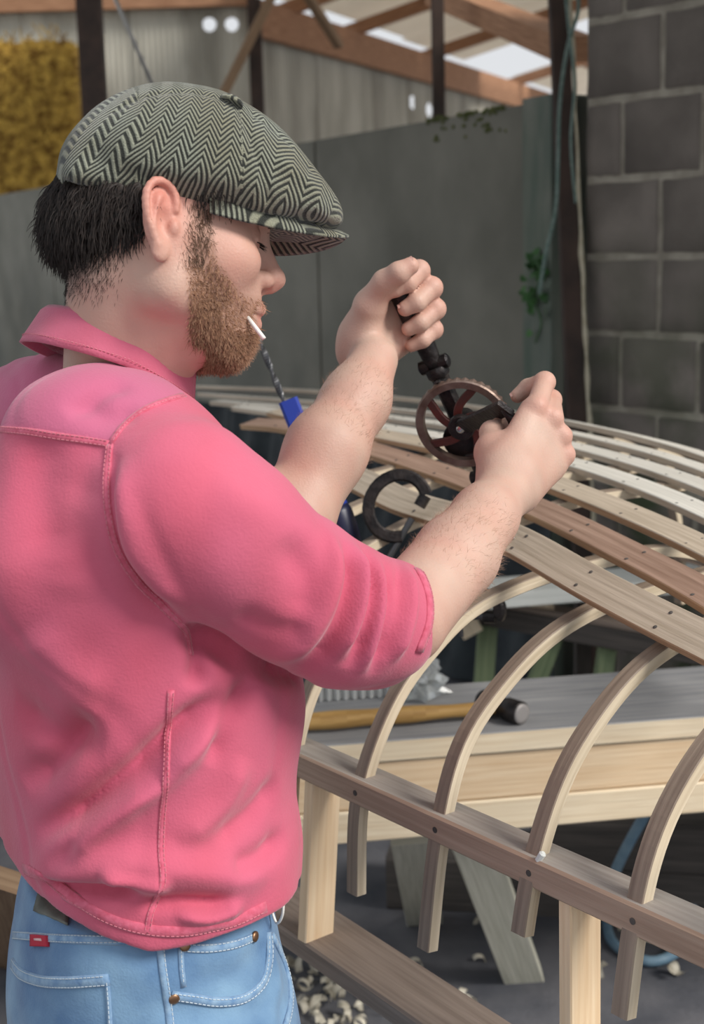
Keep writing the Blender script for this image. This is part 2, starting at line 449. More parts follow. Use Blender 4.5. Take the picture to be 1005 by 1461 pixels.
# low concrete wall: its top follows the photo's line from (800,140) back to (0,278)
WD = 4.5
WT0 = P(800, 140, WD); WT1 = on_z(0, 278, WT0[2])
wdir = unit((WT1 - WT0) * [1, 1, 0]); wnrm = np.array([-wdir[1], wdir[0], 0])       # wnrm points to the camera side or away
if wnrm @ (-WT0 * [1, 1, 0]) < 0: wnrm = -wnrm
ztop = WT0[2]
def wall_piece(name, t0, t1, z0, z1, thick, m, parent=None, kind='structure', out=0.0):
    a = WT0 * [1, 1, 0] + wdir * t0 + wnrm * out; b = WT0 * [1, 1, 0] + wdir * t1 + wnrm * out; k = -wnrm * thick
    r = [a, b, b + k, a + k]
    return slab(name, [p + ZU * z0 for p in r] + [p + ZU * z1 for p in r], m, kind, parent)
wb = wall_piece('wall_back', -0.02, 7.6, 0, ztop, .12, M_conc)
tag(wb, 'low grey concrete panel wall behind the boat frame')
for i, (t0, t1) in enumerate(((.16, 1.72), (1.74, 3.6), (3.62, 5.8), (5.82, 7.55))):
    wall_piece('concrete_panel', t0, t1, 0.02, ztop - .004 - .006 * (i % 2), .03, M_conc, wb, None, .022)
wall_piece('concrete_post', -.02, .14, 0, ztop + .01, .16, M_post, wb, None, .05)
# moss along the top of the wall near the post
mv = MB()
for i in range(60):
    t = random.uniform(.28, .8); p = WT0 + wdir * t + wnrm * random.uniform(.018, .024) + ZU * random.uniform(-.09, .002) * (1 if random.random() < .5 else .1)
    mv.lathe(p, ZU + RNG.normal(size=3) * .3, [(-.006, .004), (0, random.uniform(.008, .02)), (.005, .008), (.008, .003)], 7)
tag(mv.build('moss', M_moss, wb, True), kind='stuff')

# block wall on the right: rows of separate concrete blocks in recessed mortar
BD = unit(np.array([.6, -.8, 0])); BN = np.array([BD[1], -BD[0], 0])
if BN @ np.array([-.7, -4, 0]) < 0: BN = -BN
B0 = P(838, 365, 4.45); B0z = B0[2]; B0 = B0 * [1, 1, 0]
wr = slab('wall_right', [p + ZU * z for z in (0, 3.47) for p in (B0 + BN * .001, B0 + BD * 2.4 + BN * .001, B0 + BD * 2.4 - BN * .2, B0 - BN * .2)], M_mortar)
tag(wr, 'grey concrete block wall with mossy lower courses')
ROWH, BL = .2365, .305
def block_mesh(k, ln, h):
    r = np.random.default_rng(k); nx, nz = 6, 5; v = []; f = []; PX = [0, .022, .25, .5, .75, .978, 1]; PZ = [0, .03, .35, .65, .97, 1]
    for j in range(nz + 1):
        for i in range(nx + 1):
            e = i in (0, nx) or j in (0, nz)
            v.append((PX[i] * ln + r.normal() * .002, -.006 if e else .011 + r.normal() * .0012, PZ[j] * h + r.normal() * .002))
    for j in range(nz):
        for i in range(nx): q = j * (nx + 1) + i; f.append((q, q + 1, q + nx + 2, q + nx + 1))
    me = bpy.data.meshes.new('brick'); 
    # local frame: x along the wall, y out of the wall, z up
    X = [tuple(BD * a + BN * b + ZU * c) for a, b, c in v]
    me.from_pydata(X, [], f); me.materials.append(M_block)
    if me.polygons[0].normal.dot(Vector(BN)) < 0: me.flip_normals()
    me.polygons.foreach_set('use_smooth', [True] * len(f)); me.update(); return me
bm_full = [block_mesh(k, BL - .016, ROWH - .017) for k in range(6)]; bm_half = [block_mesh(50 + k, BL / 2 - .016, ROWH - .017) for k in range(2)]
row0 = B0z - ROWH * round(B0z / ROWH) + ROWH * 0
zr = B0z + .004
while zr > 0: zr -= ROWH
zr += ROWH
z = zr - ROWH * 0; r = round((zr - B0z) / ROWH)
while z < 3.2:
    x = 0.004
    if (r % 2 if r >= 0 else (r + 1) % 2):                                  # every other course starts with a half block
        o = link('concrete_block', bm_half[abs(r) % 2], None, wr); o.location = Vector(B0 + BD * x + ZU * z); x += BL / 2
    k = 0
    while x < 2.2:
        o = link('concrete_block', bm_full[(r * 5 + k * 3) % 6], None, wr); o.location = Vector(B0 + BD * x + ZU * z); x += BL; k += 1
    z += ROWH; r += 1

# brown steel post between the two walls, with cream foam in the gap beside it
pA = P(823, 300, 4.4) * [1, 1, 0]; pB = pA.copy()
tp = P(812, 0, 4.4); bt = P(838, 590, 4.4); dv = (tp - bt) / (tp[2] - bt[2])
MB().sweep([bt - dv * bt[2], bt + dv * (3.47 - bt[2])], np.array([1., 0, 0]), np.array([0, 1., 0]), rect(-.058, .0, 0, .06, .004)).build('steel_post', M_steel)
o = bpy.data.objects['steel_post']; tag(o, 'dark brown steel post between concrete wall and block wall', 'post')
fm = MB(); pts = [bt + dv * (zz - bt[2]) + np.array([.006 + random.uniform(-.003, .003), .0, 0]) for zz in np.linspace(.4, 2.9, 40)]
fm.tube(pts, [random.uniform(.004, .010) for _ in pts], 7).build('foam_strip', M_foam, o, True)['label'] = 'cream foam squeezed out of the gap'

# corrugated cladding further back, two faces meeting at a corner
CZ = 3.844
C0 = P(365, 12, 13.2) * [1, 1, 0]
LD = unit(np.array([-1, .03, 0])); RD = unit(np.array([.40, .915, 0]))
def corrugated(parent, a, d, t0, t1, z0, z1, amp=.009, pitch=.055, holes=()):
    """one sheet with real round holes left open"""
    n = np.array([-d[1], d[0], 0]); st = pitch / 8
    xs = np.arange(t0, t1 + st, st); zs = list(np.linspace(z0, z1, 5))
    for (hx, hz, hr) in holes: zs += list(np.arange(hz - hr * 1.2, hz + hr * 1.2, .006))
    zs = np.array(sorted(zs)); v = [a + d * x + n * amp * math.sin(2 * math.pi * x / pitch) + ZU * zz for zz in zs for x in xs]
    f = []; k = len(xs)
    for j in range(len(zs) - 1):
        for i in range(k - 1):
            cx = (xs[i] + xs[i + 1]) / 2; cz = (zs[j] + zs[j + 1]) / 2
            if any((cx - hx) ** 2 + (cz - hz) ** 2 < hr * hr for hx, hz, hr in holes): continue
            f.append((j * k + i, j * k + i + 1, (j + 1) * k + i + 1, (j + 1) * k + i))
    return mesh('corrugated_sheet', v, f, M_sheet, parent, True)
def wallpoint(px, py, a, d):
    X = on_plane(px, py, a, np.array([-d[1], d[0], 0])); return (X - a) @ d, X[2]
h1 = wallpoint(299, 35, C0, LD); h2 = wallpoint(331, 35, C0, LD); h3 = wallpoint(392, 188, C0, RD); h4 = wallpoint(587, 146, C0, RD); h5 = wallpoint(611, 157, C0, RD)
wl_ = empty('wall_rear', C0, 'weathered corrugated cladding behind the low concrete wall', kind='structure')
for i in range(7):
    t0 = .05 + i * 1.1
    corrugated(wl_, C0 + np.array([0, .012 * (i % 2), 0]), LD, t0, t0 + 1.14, 0, CZ + .15, holes=[(h1[0], h1[1], .064), (h2[0], h2[1], .064)])
for i in range(9):
    t0 = .05 + i * 1.3
    corrugated(wl_, C0 + np.array([.012 * (i % 2), 0, 0]), RD, t0, t0 + 1.42, 0, CZ + .02, pitch=.07, holes=[(h3[0], h3[1], .05), (h4[0], h4[1], .08), (h5[0], h5[1], .09)])
nL = np.array([-LD[1], LD[0], 0]); nL = nL if nL @ -C0 > 0 else -nL
nR = np.array([-RD[1], RD[0], 0]); nR = nR if nR @ np.array([1, 0, 0]) > 0 else -nR
o = bar('rail', C0 + ZU * (CZ + .04) + nL * .07, C0 + LD * 7.8 + ZU * (CZ + .06) + nL * .07, .1, .13, M_beam); tag(o, 'brown timber rail along the top of the rear cladding', 'rail')
o = bar('eaves_beam', C0 + ZU * (CZ - .155) + nR * .09 - RD * .15, C0 + RD * 12 + ZU * (CZ - .155) + nR * .09, .10, .33, M_beam, segs=8); tag(o, 'heavy reddish brown eaves beam sloping away behind the steel post', 'beam')
def vpost(name, px0, px1, py, d, z1, m, label, dep=.1):
    a = P(px0, py, d) * [1, 1, 0]; b = P(px1, py, d) * [1, 1, 0]; c = (a + b) / 2; w = np.linalg.norm(b - a)
    o = MB().sweep([c, c + ZU * z1], np.array([1., 0, 0]), np.array([0, 1., 0]), rect(-w / 2, w / 2, 0, dep, .004)).build(name, m); return tag(o, label, 'post')
o = vpost('steel_post', 113, 148, 100, 9.6, 3.75, M_steel, 'wide dark steel post beside the golden straw', .12)
o = vpost('steel_post', 356, 375, 100, 10.4, 3.4, M_steel, 'dark steel post at the corner of the rear cladding', .1)
o = vpost('steel_post', 617, 635, 80, 6.6, 3.6, M_steel, 'slim dark steel post in front of the pale roof sheets', .06)

# roof over the back bay: sheets, purlins, rafters. eave along RD, rising towards the camera's right
pr = np.array([RD[1], -RD[0], 0]); RS = math.tan(math.radians(13))
E0 = C0 + ZU * (CZ + .17)
def roofpt(a, b, dz=0): return E0 + RD * a + pr * b + ZU * (b * RS + dz)
ceil = empty('ceiling', E0, 'pale fibre cement roof on brown timber purlins', kind='structure')
for i in range(8):
    a0 = -5.2 + i * 2.3
    for j in range(3):
        if j == 0 and i == 5: continue          # a sheet is missing here and the sky shows
        b0 = -.08 + j * 1.9 + (.06 if i == 3 else 0)
        c = [roofpt(a0, b0, .01 * (j % 2)), roofpt(a0 + 2.28, b0, .01 * (j % 2)), roofpt(a0 + 2.28, b0 + 1.93, .01 * (j % 2)), roofpt(a0, b0 + 1.93, .01 * (j % 2))]
        slab('roof_sheet', c + [q + ZU * .012 for q in c], M_roof, None, ceil)
for b in (.9, 2.0, 3.1): bar('purlin', roofpt(-5, b, -.06), roofpt(12.5, b, -.06), .07, .10, M_beam, ceil, segs=10)
for a in (-4.6, -2.2, .6, 2.2, 4.6, 8.2): bar('rafter', roofpt(a, -.1, -.15), roofpt(a, 5.6, -.15), .09, .13, M_beam, ceil, segs=6)
o = bar('brace', P(316, 140, 10.2), P(388, -6, 10.2), .085, .06, M_brace); tag(o, 'tan diagonal brace rising behind the top of the cap', 'brace')
o = bar('brace', P(430, -20, 10.2), P(484, 66, 10.7), .07, .05, M_brace); tag(o, 'short brown diagonal brace meeting the eaves beam', 'brace')
o = bar('roof_timber', P(628, -8, 7.4), P(820, 70, 5.6), .16, .10, M_beam, segs=4); tag(o, 'thick brown roof timber above the top of the rope', 'beam')
o = MB().tube([P(150, -40, 5.0), P(160, -12, 5.0), P(219, 124, 5.0)], .0075, 8).build('metal_rod', M_rod, None, True); tag(o, 'thin grey metal rod slanting above the back of the cap', 'rod')

# straw bales stacked behind the low wall
sb = 0
for k, (x0, x1, y0, y1) in enumerate(((-34, 116, 66, 300),)):
    a = P(x0, y1, 12.0); b = P(x1, y1, 12.0); c = P(x0, y0 + 4, 12.0)
    e = empty('straw_bale', (a + b) / 2, 'tall golden straw bale behind the low concrete wall', 'straw bale')
    ax = unit((b - a) * [1, 1, 0]); L = np.linalg.norm(b - a); H = c[2] - a[2]
    n = 26; nz = 10; v = []; f = []
    for side in range(2):
        for j in range(nz + 1):
            for i in range(n + 1):
                u_ = i / n; w_ = j / nz; bul = (1 - (2 * u_ - 1) ** 8) * (1 - (2 * w_ - 1) ** 6)
                v.append(a + ax * (u_ * L) + ZU * (w_ * H) + np.array([0, (-.05 * bul - random.uniform(0, .02)) if side == 0 else .6, 0]))
    o_ = (n + 1) * (nz + 1)
    for j in range(nz):
        for i in range(n):
            q = j * (n + 1) + i; f.append((q, q + 1, q + n + 2, q + n + 1)); f.append((o_ + q + n + 1, o_ + q + n + 2, o_ + q + 1, o_ + q))
    for i in range(n): f.append((i + 1, i, o_ + i, o_ + i + 1)); t_ = nz * (n + 1) + i; f.append((t_, t_ + 1, o_ + t_ + 1, o_ + t_))
    for j in range(nz): q = j * (n + 1); f.append((q, q + n + 1, o_ + q + n + 1, o_ + q)); q += n; f.append((q + n + 1, q, o_ + q, o_ + q + n + 1))
    mesh('bale', v, f, M_straw, e, True)
    mb = MB()
    for _ in range(2600):
        p = a + ax * random.uniform(0, L) + ZU * random.uniform(0, H) + np.array([0, -.085, 0]); d = unit(ax * random.gauss(0, 1) + ZU * random.gauss(0, .5) + np.array([0, -.25 * random.random(), 0]))
        w_ = np.cross(d, [0, 1, 0]) * .005; l_ = random.uniform(.06, .2)
        mb.add([p - w_, p + w_, p + d * l_ + w_, p + d * l_ - w_], [(0, 1, 2, 3)])
    tag(mb.build('straw_stalks', mat('loose_straw', (0.20, 0.10, 0.015), .9, col2=(0.66, 0.42, 0.08), scale=12), e), kind='stuff')
# ground under the straw: a low platform so that the bales rest on something
a = P(-34, 298, 12.0)
slab('trim_1', [np.array([x, y, z]) for z in (0, a[2] + .01) for x, y in ((a[0] - .02, a[1] - .03), (a[0] + .93, a[1] - .03), (a[0] + .93, a[1] + .62), (a[0] - .02, a[1] + .62))], M_conc)

# unseen shed roof, added to darken the walls: open on the camera's side
cl2 = empty('ceiling', (0, 4, 3.6), 'unseen shed roof added over the boat', kind='structure')
for i in range(5):
    x0 = -6.0 + i * 2.2; c = [np.array([x, y, 3.5 + .1 * (y - 2.0) / 4]) for x, y in ((x0, 1.9), (x0 + 2.19, 1.9), (x0 + 2.19, 5.9), (x0, 5.9))]
    slab('roof_sheet', c + [q + ZU * .012 for q in c], M_sheet, None, cl2)
# rope hanging at the end of the concrete wall, and the plant below it
rp = [P(822, -30, 4.34), P(826, 10, 4.34), P(812, 60, 4.33), P(799, 150, 4.32), P(797, 220, 4.3), P(793, 300, 4.29), P(778, 368, 4.28), P(770, 420, 4.28)]
o = MB().tube(catmull(rp, 40), .0065, 7).build('rope', M_rope, None, True); tag(o, 'teal rope hanging down the end of the concrete wall', 'rope')
rp = [P(806, -20, 4.26), P(812, 40, 4.26), P(820, 120, 4.26), P(815, 200, 4.26), P(822, 290, 4.27)]
o = MB().tube(catmull(rp, 30), .005, 6).build('rope', M_rope, None, True); tag(o, 'thinner rope hanging over the brown steel post', 'rope')
iv = empty('ivy', on_plane(768, 420, WT0 + wnrm * .05, wnrm), 'small green ivy growing on the mossy concrete post', 'plant')
lm = []
for k in range(3):
    s_ = .016 + .004 * k; vv = [(0, 0, 0), (.5 * s_, .3 * s_, .1 * s_), (.9 * s_, 0.1 * s_, 0), (.45 * s_, 1.1 * s_, .15 * s_), (0, 1.5 * s_, 0), (-.45 * s_, 1.1 * s_, .15 * s_), (-.9 * s_, .1 * s_, 0), (-.5 * s_, .3 * s_, .1 * s_)]
    me = bpy.data.meshes.new('leaf'); me.from_pydata(vv, [], [(0, 1, 3, 4), (1, 2, 3), (0, 4, 5, 7), (5, 6, 7)]); me.materials.append(M_leaf); lm.append(me)
stem = MB(); sp = [on_plane(768 + 5 * math.sin(i * .8), 372 + i * 9, WT0 + wnrm * .06, wnrm) for i in range(14)]
stem.tube(sp, .003, 5).build('stem', M_leaf, iv, True)
for k in range(46):
    i = min(int(abs(random.gauss(0, 4.5))), 13); o = link('leaf', lm[k % 3], None, iv)
    o.location = Vector(sp[i] + wnrm * random.uniform(.004, .03) + ZU * random.gauss(0, .02) + wdir * random.gauss(0, .028)); o.rotation_euler = (random.uniform(.6, 2.2), random.uniform(-1, 1), random.uniform(-2, 2))

def side_material(o, m, test):
    o.data.materials.append(m)
    for p in o.data.polygons:
        if test(np.array(p.normal)): p.material_index = 1
M_ribedge = wood('sawn_lit_rib_edge', (0.52, 0.42, 0.29), (0.74, 0.63, 0.47), .6)  # rib edges paler than faces: sawn wood plus sidelight put into the colour
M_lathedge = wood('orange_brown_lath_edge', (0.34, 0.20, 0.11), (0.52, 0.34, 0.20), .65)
M_guntop = wood('grey_weathered_gunwale_top', (0.27, 0.235, 0.205), (0.40, 0.36, 0.32), .7)
# ------------------------------------------------------------------ the upturned boat frame
K = .85
al = math.radians(52)
BU = np.array([math.cos(al), -math.sin(al), 0]); BV = np.array([math.sin(al), math.cos(al), 0])
G0 = P(518, 1112, 1.97 * K)
def B3(u, s, h): return G0 + BU * u + BV * s + ZU * h
boat = empty('boat_frame', B3(0, .5, -.03), 'upturned wooden boat frame of bent ribs and long laths, keel up', 'boat frame')
ST = {  # near top edge of every lath: pixel and distance from the camera; tilt across; width; material
 'S1': ([(440, 668, 2.85), (502, 698, 2.63), (559, 727, 2.48), (616, 745, 2.36), (713, 783, 2.13), (825, 848, 1.94), (954, 917, 1.77), (1005, 943, 1.71)], 32, .047, M_lath),
 'S2': ([(342, 606, 3.4), (404, 612, 3.2), (521, 647, 2.93), (655, 693, 2.56), (742, 728, 2.35), (852, 783, 2.09), (1003, 866, 1.81)], 14, .046, M_lathred),
 'S3': ([(380, 588, 3.45), (534, 623, 3.0), (619, 641, 2.8), (792, 699, 2.42), (1003, 793, 2.05)], 8, .045, M_lath),
 'S4': ([(330, 580, 3.8), (540, 611, 3.25), (825, 668, 2.64), (1003, 738, 2.26)], 4, .042, M_lathpale),
 'S5': ([(299, 572, 4.1), (543, 595, 3.5), (825, 641, 2.86), (1003, 699, 2.46)], 0, .043, M_lathpale),
 'S6': ([(281, 560, 4.4), (543, 581, 3.75), (821, 620, 3.06), (1003, 672, 2.63)], -6, .046, M_lathpale),
 'S7': ([(268, 549, 4.7), (450, 556, 4.2), (821, 602, 3.25), (1003, 650, 2.80)], -12, .06, M_lathpale)}
TH = .011
scurve = {}
nail = MB()
for n, (pp, tilt, wd, m) in ST.items():
    X = np.array([P(a, b, c * K) for a, b, c in pp])
    X = np.concatenate([X, [X[-1] + unit(X[-1] - X[-2]) * .24 - ZU * .02]])
    X = catmull(X, 40); T = np.array([unit(t) for t in np.gradient(X, axis=0)])
    Ah = np.array([unit(np.cross(ZU, t)) for t in T]); ph = math.radians(tilt)
    A = Ah * math.cos(ph) + ZU * math.sin(ph); N = np.array([unit(np.cross(t, a)) for t, a in zip(T, A)]); N = N * np.sign(N[:, 2:3])
    scurve[n] = (X, A, N, wd)
    if n == 'S1':      # this lath is cut: the clamped piece and the piece being drilled
        lt = MB().sweep(X, A, N, rect(0, wd, -TH, 0, .0012)).build('lath', m, boat)
    else:
        lt = MB().sweep(X, A, N, rect(0, wd, -TH, 0, .0012)).build('lath', m, boat)
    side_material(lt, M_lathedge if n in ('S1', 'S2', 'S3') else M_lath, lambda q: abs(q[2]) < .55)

def stringer_at(u):
    """(s,h) of the middle of the underside of every lath in the rib plane u"""
    out = []
    for n in ST:
        X, A, N, wd = scurve[n]; C_ = X + A * wd / 2 - N * (TH + .001); uu = (C_ - G0) @ BU
        i = np.flatnonzero((uu[:-1] - u) * (uu[1:] - u) <= 0)
        if not len(i): return None
        i = i[0]; t = (u - uu[i]) / (uu[i + 1] - uu[i]); p = C_[i] + t * (C_[i + 1] - C_[i]); out.append(((p - G0) @ BV, p[2] - G0[2]))
    return out
RIBPX = {1: ([(518, 1112), (534, 1065), (558, 1008), (583, 961), (618, 924), (662, 871), (715, 826)], (509, 1280)),
         2: ([(633, 1166), (647, 1101), (661, 1055), (687, 1015), (722, 972), (759, 928), (800, 890)], (611, 1360)),
         3: ([(768, 1219), (782, 1178), (797, 1126), (818, 1081), (858, 1020), (905, 960)], (748, 1338)),
         4: ([(918, 1281), (934, 1214), (958, 1154), (985, 1105)], (894, 1457))}
STD = np.array([(0, 0), (.02, .05), (.04, .10), (.068, .132), (.12, .165), (.17, .192)]) * K
ribs_u = {}
for k in range(1, 5):
    G = on_plane(*RIBPX[k][0][0], G0, BV); ribs_u[k] = (G - G0) @ BU
sp_ = (ribs_u[4] - ribs_u[1]) / 3
for k in list(range(-12, 1)) + [5, 6]: ribs_u[k] = ribs_u[1] + (k - 1) * sp_ if k < 1 else ribs_u[4] + (k - 4) * sp_
RW, RTK = .0205, .0160
rib_end = {}; far_g = []
for k, u in sorted(ribs_u.items()):
    sh = stringer_at(u)
    if k in RIBPX:
        pts = [(lambda X: ((X - G0) @ BV, X[2] - G0[2]))(on_plane(*q, G0 + BU * u, BU)) for q in RIBPX[k][0]]
        e = on_plane(*RIBPX[k][1], G0 + BU * u, BU); tail = ((e - G0) @ BV, e[2] - G0[2])
    else:
        pts = [tuple(q) for q in STD]; tail = (-.012, -.135)
        if sh and sh[0][1] < .19: pts = [(a, b * .93) for a, b in pts]
    if sh is None:
        if k < 1: continue
        top = [(.24 * K, .22 * K), (.34 * K, .235 * K), (.5 * K, .24 * K), (.66 * K, .235 * K)]; pts = [q for q in pts if q[0] < .2 * K]
    else:
        s1 = sh[0][0]
        pts = [q for q in pts if q[0] < s1 - .035]
        if len(pts) < 4: pts = [tuple(q) for q in STD[:4]]
        top = sh
    a, b = top[-1]
    far = [(a + .09, b - .025), (a + .17, b - .075), (a + .225, b - .15), (a + .25, 0), (a + .256, -.13)]
    far_g.append((u, a + .25))
    prof = [tail] + pts + top + far
    c = catmull([(s_, h_) for s_, h_ in prof], 80)
    for _ in range(9): c[1:-1] = .25 * c[:-2] + .5 * c[1:-1] + .25 * c[2:]
    tt = np.gradient(c, axis=0); tt /= np.linalg.norm(tt, axis=1, keepdims=True)
    X = np.array([B3(u, s_, h_) for s_, h_ in c]); Nn = np.array([-t[1] * BV + t[0] * ZU for t in tt])   # outward normal
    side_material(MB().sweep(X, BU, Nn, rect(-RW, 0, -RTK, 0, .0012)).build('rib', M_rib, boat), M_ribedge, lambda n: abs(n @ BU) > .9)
# near gunwale: the ribs go through it, pegs hold them
gs = rect(-.0075, .040, -.0335, 0, .003)
gw = MB().sweep([B3(u, 0, 0) for u in np.linspace(-2.2, 1.0, 25)], BV, ZU, gs).build('gunwale', M_gun, boat); side_material(gw, M_guntop, lambda n: n[2] > .9)
far_g = sorted(far_g); MB().sweep(catmull([B3(u, s_ - .02, 0) for u, s_ in far_g[::2]], 30), BV, ZU, rect(0, .04, -.0335, 0, .003)).build('gunwale', M_gun, boat)
for k, u in ribs_u.items():
    if -3 < k < 6:
        c = B3(u - .006, -.0078, -.017); MB().lathe(c, -BV, [(-.004, .0036), (.0004, .0036), (.0007, .002)], 10).build('peg', M_darkw, gw)
# copper nails in the laths over the ribs
for n in ST:
    X, A, N, wd = scurve[n]; C_ = X + A * wd / 2; uu = (C_ - G0) @ BU
    for k, u in ribs_u.items():
        i = np.flatnonzero((uu[:-1] - u) * (uu[1:] - u) <= 0)
        if len(i):
            i = i[0]; t = (u - uu[i]) / (uu[i + 1] - uu[i]); p = C_[i] + t * (C_[i + 1] - C_[i]) - BU * .008
            for off in (-.012, .013): nail.lathe(p + A[i] * off, N[i], [(-.002, .0026), (.0004, .0026), (.0009, .0012)], 7)
tag(nail.build('nails', M_darkw, boat), kind='stuff')
tag(MB().lathe(on_plane(772, 1222, B3(0, 0, .004), ZU), unit([.3, -.2, .6]), [(-.006, .0035), (.004, .004), (.006, .002)], 8).build('plug', M_white, boat), 'small white plug beside the third rib')

# the cradle that carries the near gunwale: a plank with short uprights
u1 = (on_plane(447, 1127, G0 - ZU * .0335, BV) - G0) @ BU
zp = on_plane(424, 1321, G0, BV)[2]
cr = empty('cradle', np.array([*(B3(u1, 0, 0)[:2]), zp]), 'low cradle of a brown plank with short pale uprights under the gunwale', 'cradle')
h_ = zp - G0[2]
e0 = on_z(405, 1325, zp); e1 = on_z(600, 1461, zp); pd = unit(e1 - e0); pn = np.array([-pd[1], pd[0], 0])
MB().sweep([e0 - pd * .7, e1 + pd * .9], pn, ZU, rect(0, .085, -.028, 0, .003)).build('plank', M_plank, cr)
for uu, px in ((u1, 424), (None, 790)):
    if uu is None: uu = (on_plane(815, 1290, G0 - ZU * .0335, BV) - G0) @ BU
    foot = on_plane(px, 1321 if px < 500 else 1500, B3(uu, 0, 0), BU); foot[2] = zp
    s0 = (foot - G0) @ BV if px < 500 else .002
    MB().sweep([B3(uu, max(s0, -.02), h_), B3(uu, .0, -.034)], BV, -BU, rect(0, .046, 0, .018, .0015)).build('post', M_pine, cr)
for (uu, s_) in ((-.62, .04), (.95, .04)):      # legs that carry the plank, out of the frame
    c = B3(uu, s_, 0); c = e0 + pd * ((c - e0) @ pd) + pn * .04
    bar('leg', np.array([c[0], c[1], 0]), np.array([c[0], c[1], zp - .028]), .07, .045, M_plank, cr, up=np.array([1, 0, 0]))

# ------------------------------------------------------------------ timber bench and what lies on it
zb = on_plane(700, 1040, P(700, 1040, 2.6), FW)[2]
b0 = on_z(472, 1063, zb); b1 = on_z(1003, 1022, zb); bd = unit(b1 - b0); bn = np.array([-bd[1], bd[0], 0])
if bn[1] < 0: bn = -bn
A0 = b0 - bd * .06; A1 = b1 + bd * .8; A00 = b0 - bd * .35
zz = [on_plane(700, y, b0, bn)[2] for y in (1042, 1072, 1139, 1184)]
t1, t2, t3 = zz[0] - zz[1], zz[1] - zz[2], zz[2] - zz[3]
o = MB().sweep([A00, A1], bn, ZU, rect(.0, .30, -t1, 0, .002)).build('plank', M_bench); tag(o, 'wide weathered grey plank with pale front edge, under the hammer', 'plank')
o.data.materials.append(M_ply)
for p in o.data.polygons:
    if abs(p.normal.z) < .3: p.material_index = 1
o = MB().sweep([A0 - bd * .06, A1], bn, ZU, rect(.006, .16, -t1 - t2 + .001, -t1 - .0005, .003)).build('beam', M_pine); tag(o, 'thick pale yellow timber beam directly under the grey plank', 'beam')
o = MB().sweep([A0 + bd * -.12, A1], bn, ZU, rect(.003, .16, -t1 - t2 - t3, -t1 - t2 - .0005, .003)).build('beam', M_ply); tag(o, 'pale timber beam lowest in the stack, resting on the trestle', 'beam')
tr = empty('trestle', np.array([*((b0 + b1)[:2] / 2), 0]), 'grey green trestle with splayed legs under the timber beams', 'trestle')
zt = zb - t1 - t2 - t3 - .001
def board_px(name, top, bot, w, t, m, parent, zt_, facing=None):
    """board from a point under the bench down to the ground, seen at the pixels top and bot"""
    b = on_z(*bot, 0.0); a = on_plane(*top, b0 + bn * .1, bn); a[2] = min(a[2], zt_)
    T = unit(b - a); A = unit(np.cross(T, facing if facing is not None else -np.array([0, 1.0, .2]))); N = np.cross(A, T)
    b = b - T * 0.0
    return MB().sweep([a, b], A, N, rect(-w / 2, w / 2, -t / 2, t / 2, .002)).build(name, m, parent)
board_px('leg', (672, 1190), (748, 1396), .085, .04, M_trest, tr, zt)
board_px('leg', (588, 1190), (606, 1312), .085, .04, M_trest, tr, zt)
for q in ((.72, .30), (.72, -.18)):
    b = b0 + bd * (np.linalg.norm(b1 - b0) + q[0]) + bn * (.1 + q[1]); a = b0 + bd * (np.linalg.norm(b1 - b0) + q[0]) + bn * .1
    bar('leg', np.array([a[0], a[1], zt]), np.array([b[0], b[1], 0]), .085, .04, M_trest, tr, up=bd)
# sledge hammer
hm = empty('hammer', on_z(700, 1030, zb), 'hammer with golden wooden handle and black iron head lying on the plank', 'hammer')
hr = .022
hc = on_z(722, 1032, zb) + bn * .03 + ZU * hr
hx = unit(bd * .50 - bn * .86)
MB().lathe(hc - hx * .055, hx, [(0, .018), (.003, .0215), (.035, .0215), (.038, .019), (.068, .019), (.071, .0225), (.104, .0225), (.108, .0205)], 24).build('head', M_iron, hm, True)
MB().lathe(hc - hx * .055, hx, [(.1075, .0195), (.1095, .019), (.110, .012)], 24).build('striking_face', mat('worn_steel_face', (.33, .31, .30), .5, .3), hm, True)
h0 = on_plane(705, 1008, hc, bn); h1_ = on_plane(438, 1022, hc + bn * .0, bn)
hp = catmull([hc + hx * 0.0, h0 * .5 + (hc - hx * .0) * .5, h0 - bd * .12, h1_, h1_ - bd * .2], 24); hp[:, 2] = np.maximum(hp[:, 2] * 0 + zb + .0215, 0)
MB().tube(hp, [.011 + .0055 * min(1, i / 9) + .0012 * math.sin(i * 1.1) for i in range(24)], 14).build('handle', M_hick, hm, True)
# ridged pale plastic sheet and a clear bag behind the handle
rs = on_z(470, 1001, zb); vv = []; ff = []
for j in range(2):
    for i in range(61): vv.append(rs + bd * (i / 60 * .17 - .02) + bn * (.004 * (1 if (i // 3) % 2 else -1)) + ZU * (.002 + j * .10))
for i in range(60): ff.append((i, i + 1, i + 62, i + 61))
o = mesh('plastic_sheet', vv, ff, mat('pale_plastic', (.55, .56, .55), .4)); tag(o, 'pale ridged plastic sheet standing behind the hammer handle', 'plastic sheet')
mp = mat('clear_plastic', (.85, .88, .88), .15); mp.node_tree.nodes['Principled BSDF'].inputs['Transmission Weight'].default_value = .75
bc = on_z(596, 996, zb) + bn * .02; vv = []; ff = []; rr = np.random.default_rng(3)
for j in range(9):
    for i in range(20):
        a_ = 2 * math.pi * i / 20; r_ = (.042 * (1 - (j / 8) ** 2.2) + .006) * (1 + .28 * rr.normal()); vv.append(bc + np.array([r_ * math.cos(a_), r_ * math.sin(a_), .003 + j * .0135 + .004 * rr.normal() * (j > 0)]))
for j in range(8):
    for i in range(20): ff.append((j * 20 + i, j * 20 + (i + 1) % 20, j * 20 + 20 + (i + 1) % 20, j * 20 + 20 + i))
ff.append(tuple(range(20))[::-1]); ff.append(tuple(range(160, 180)))
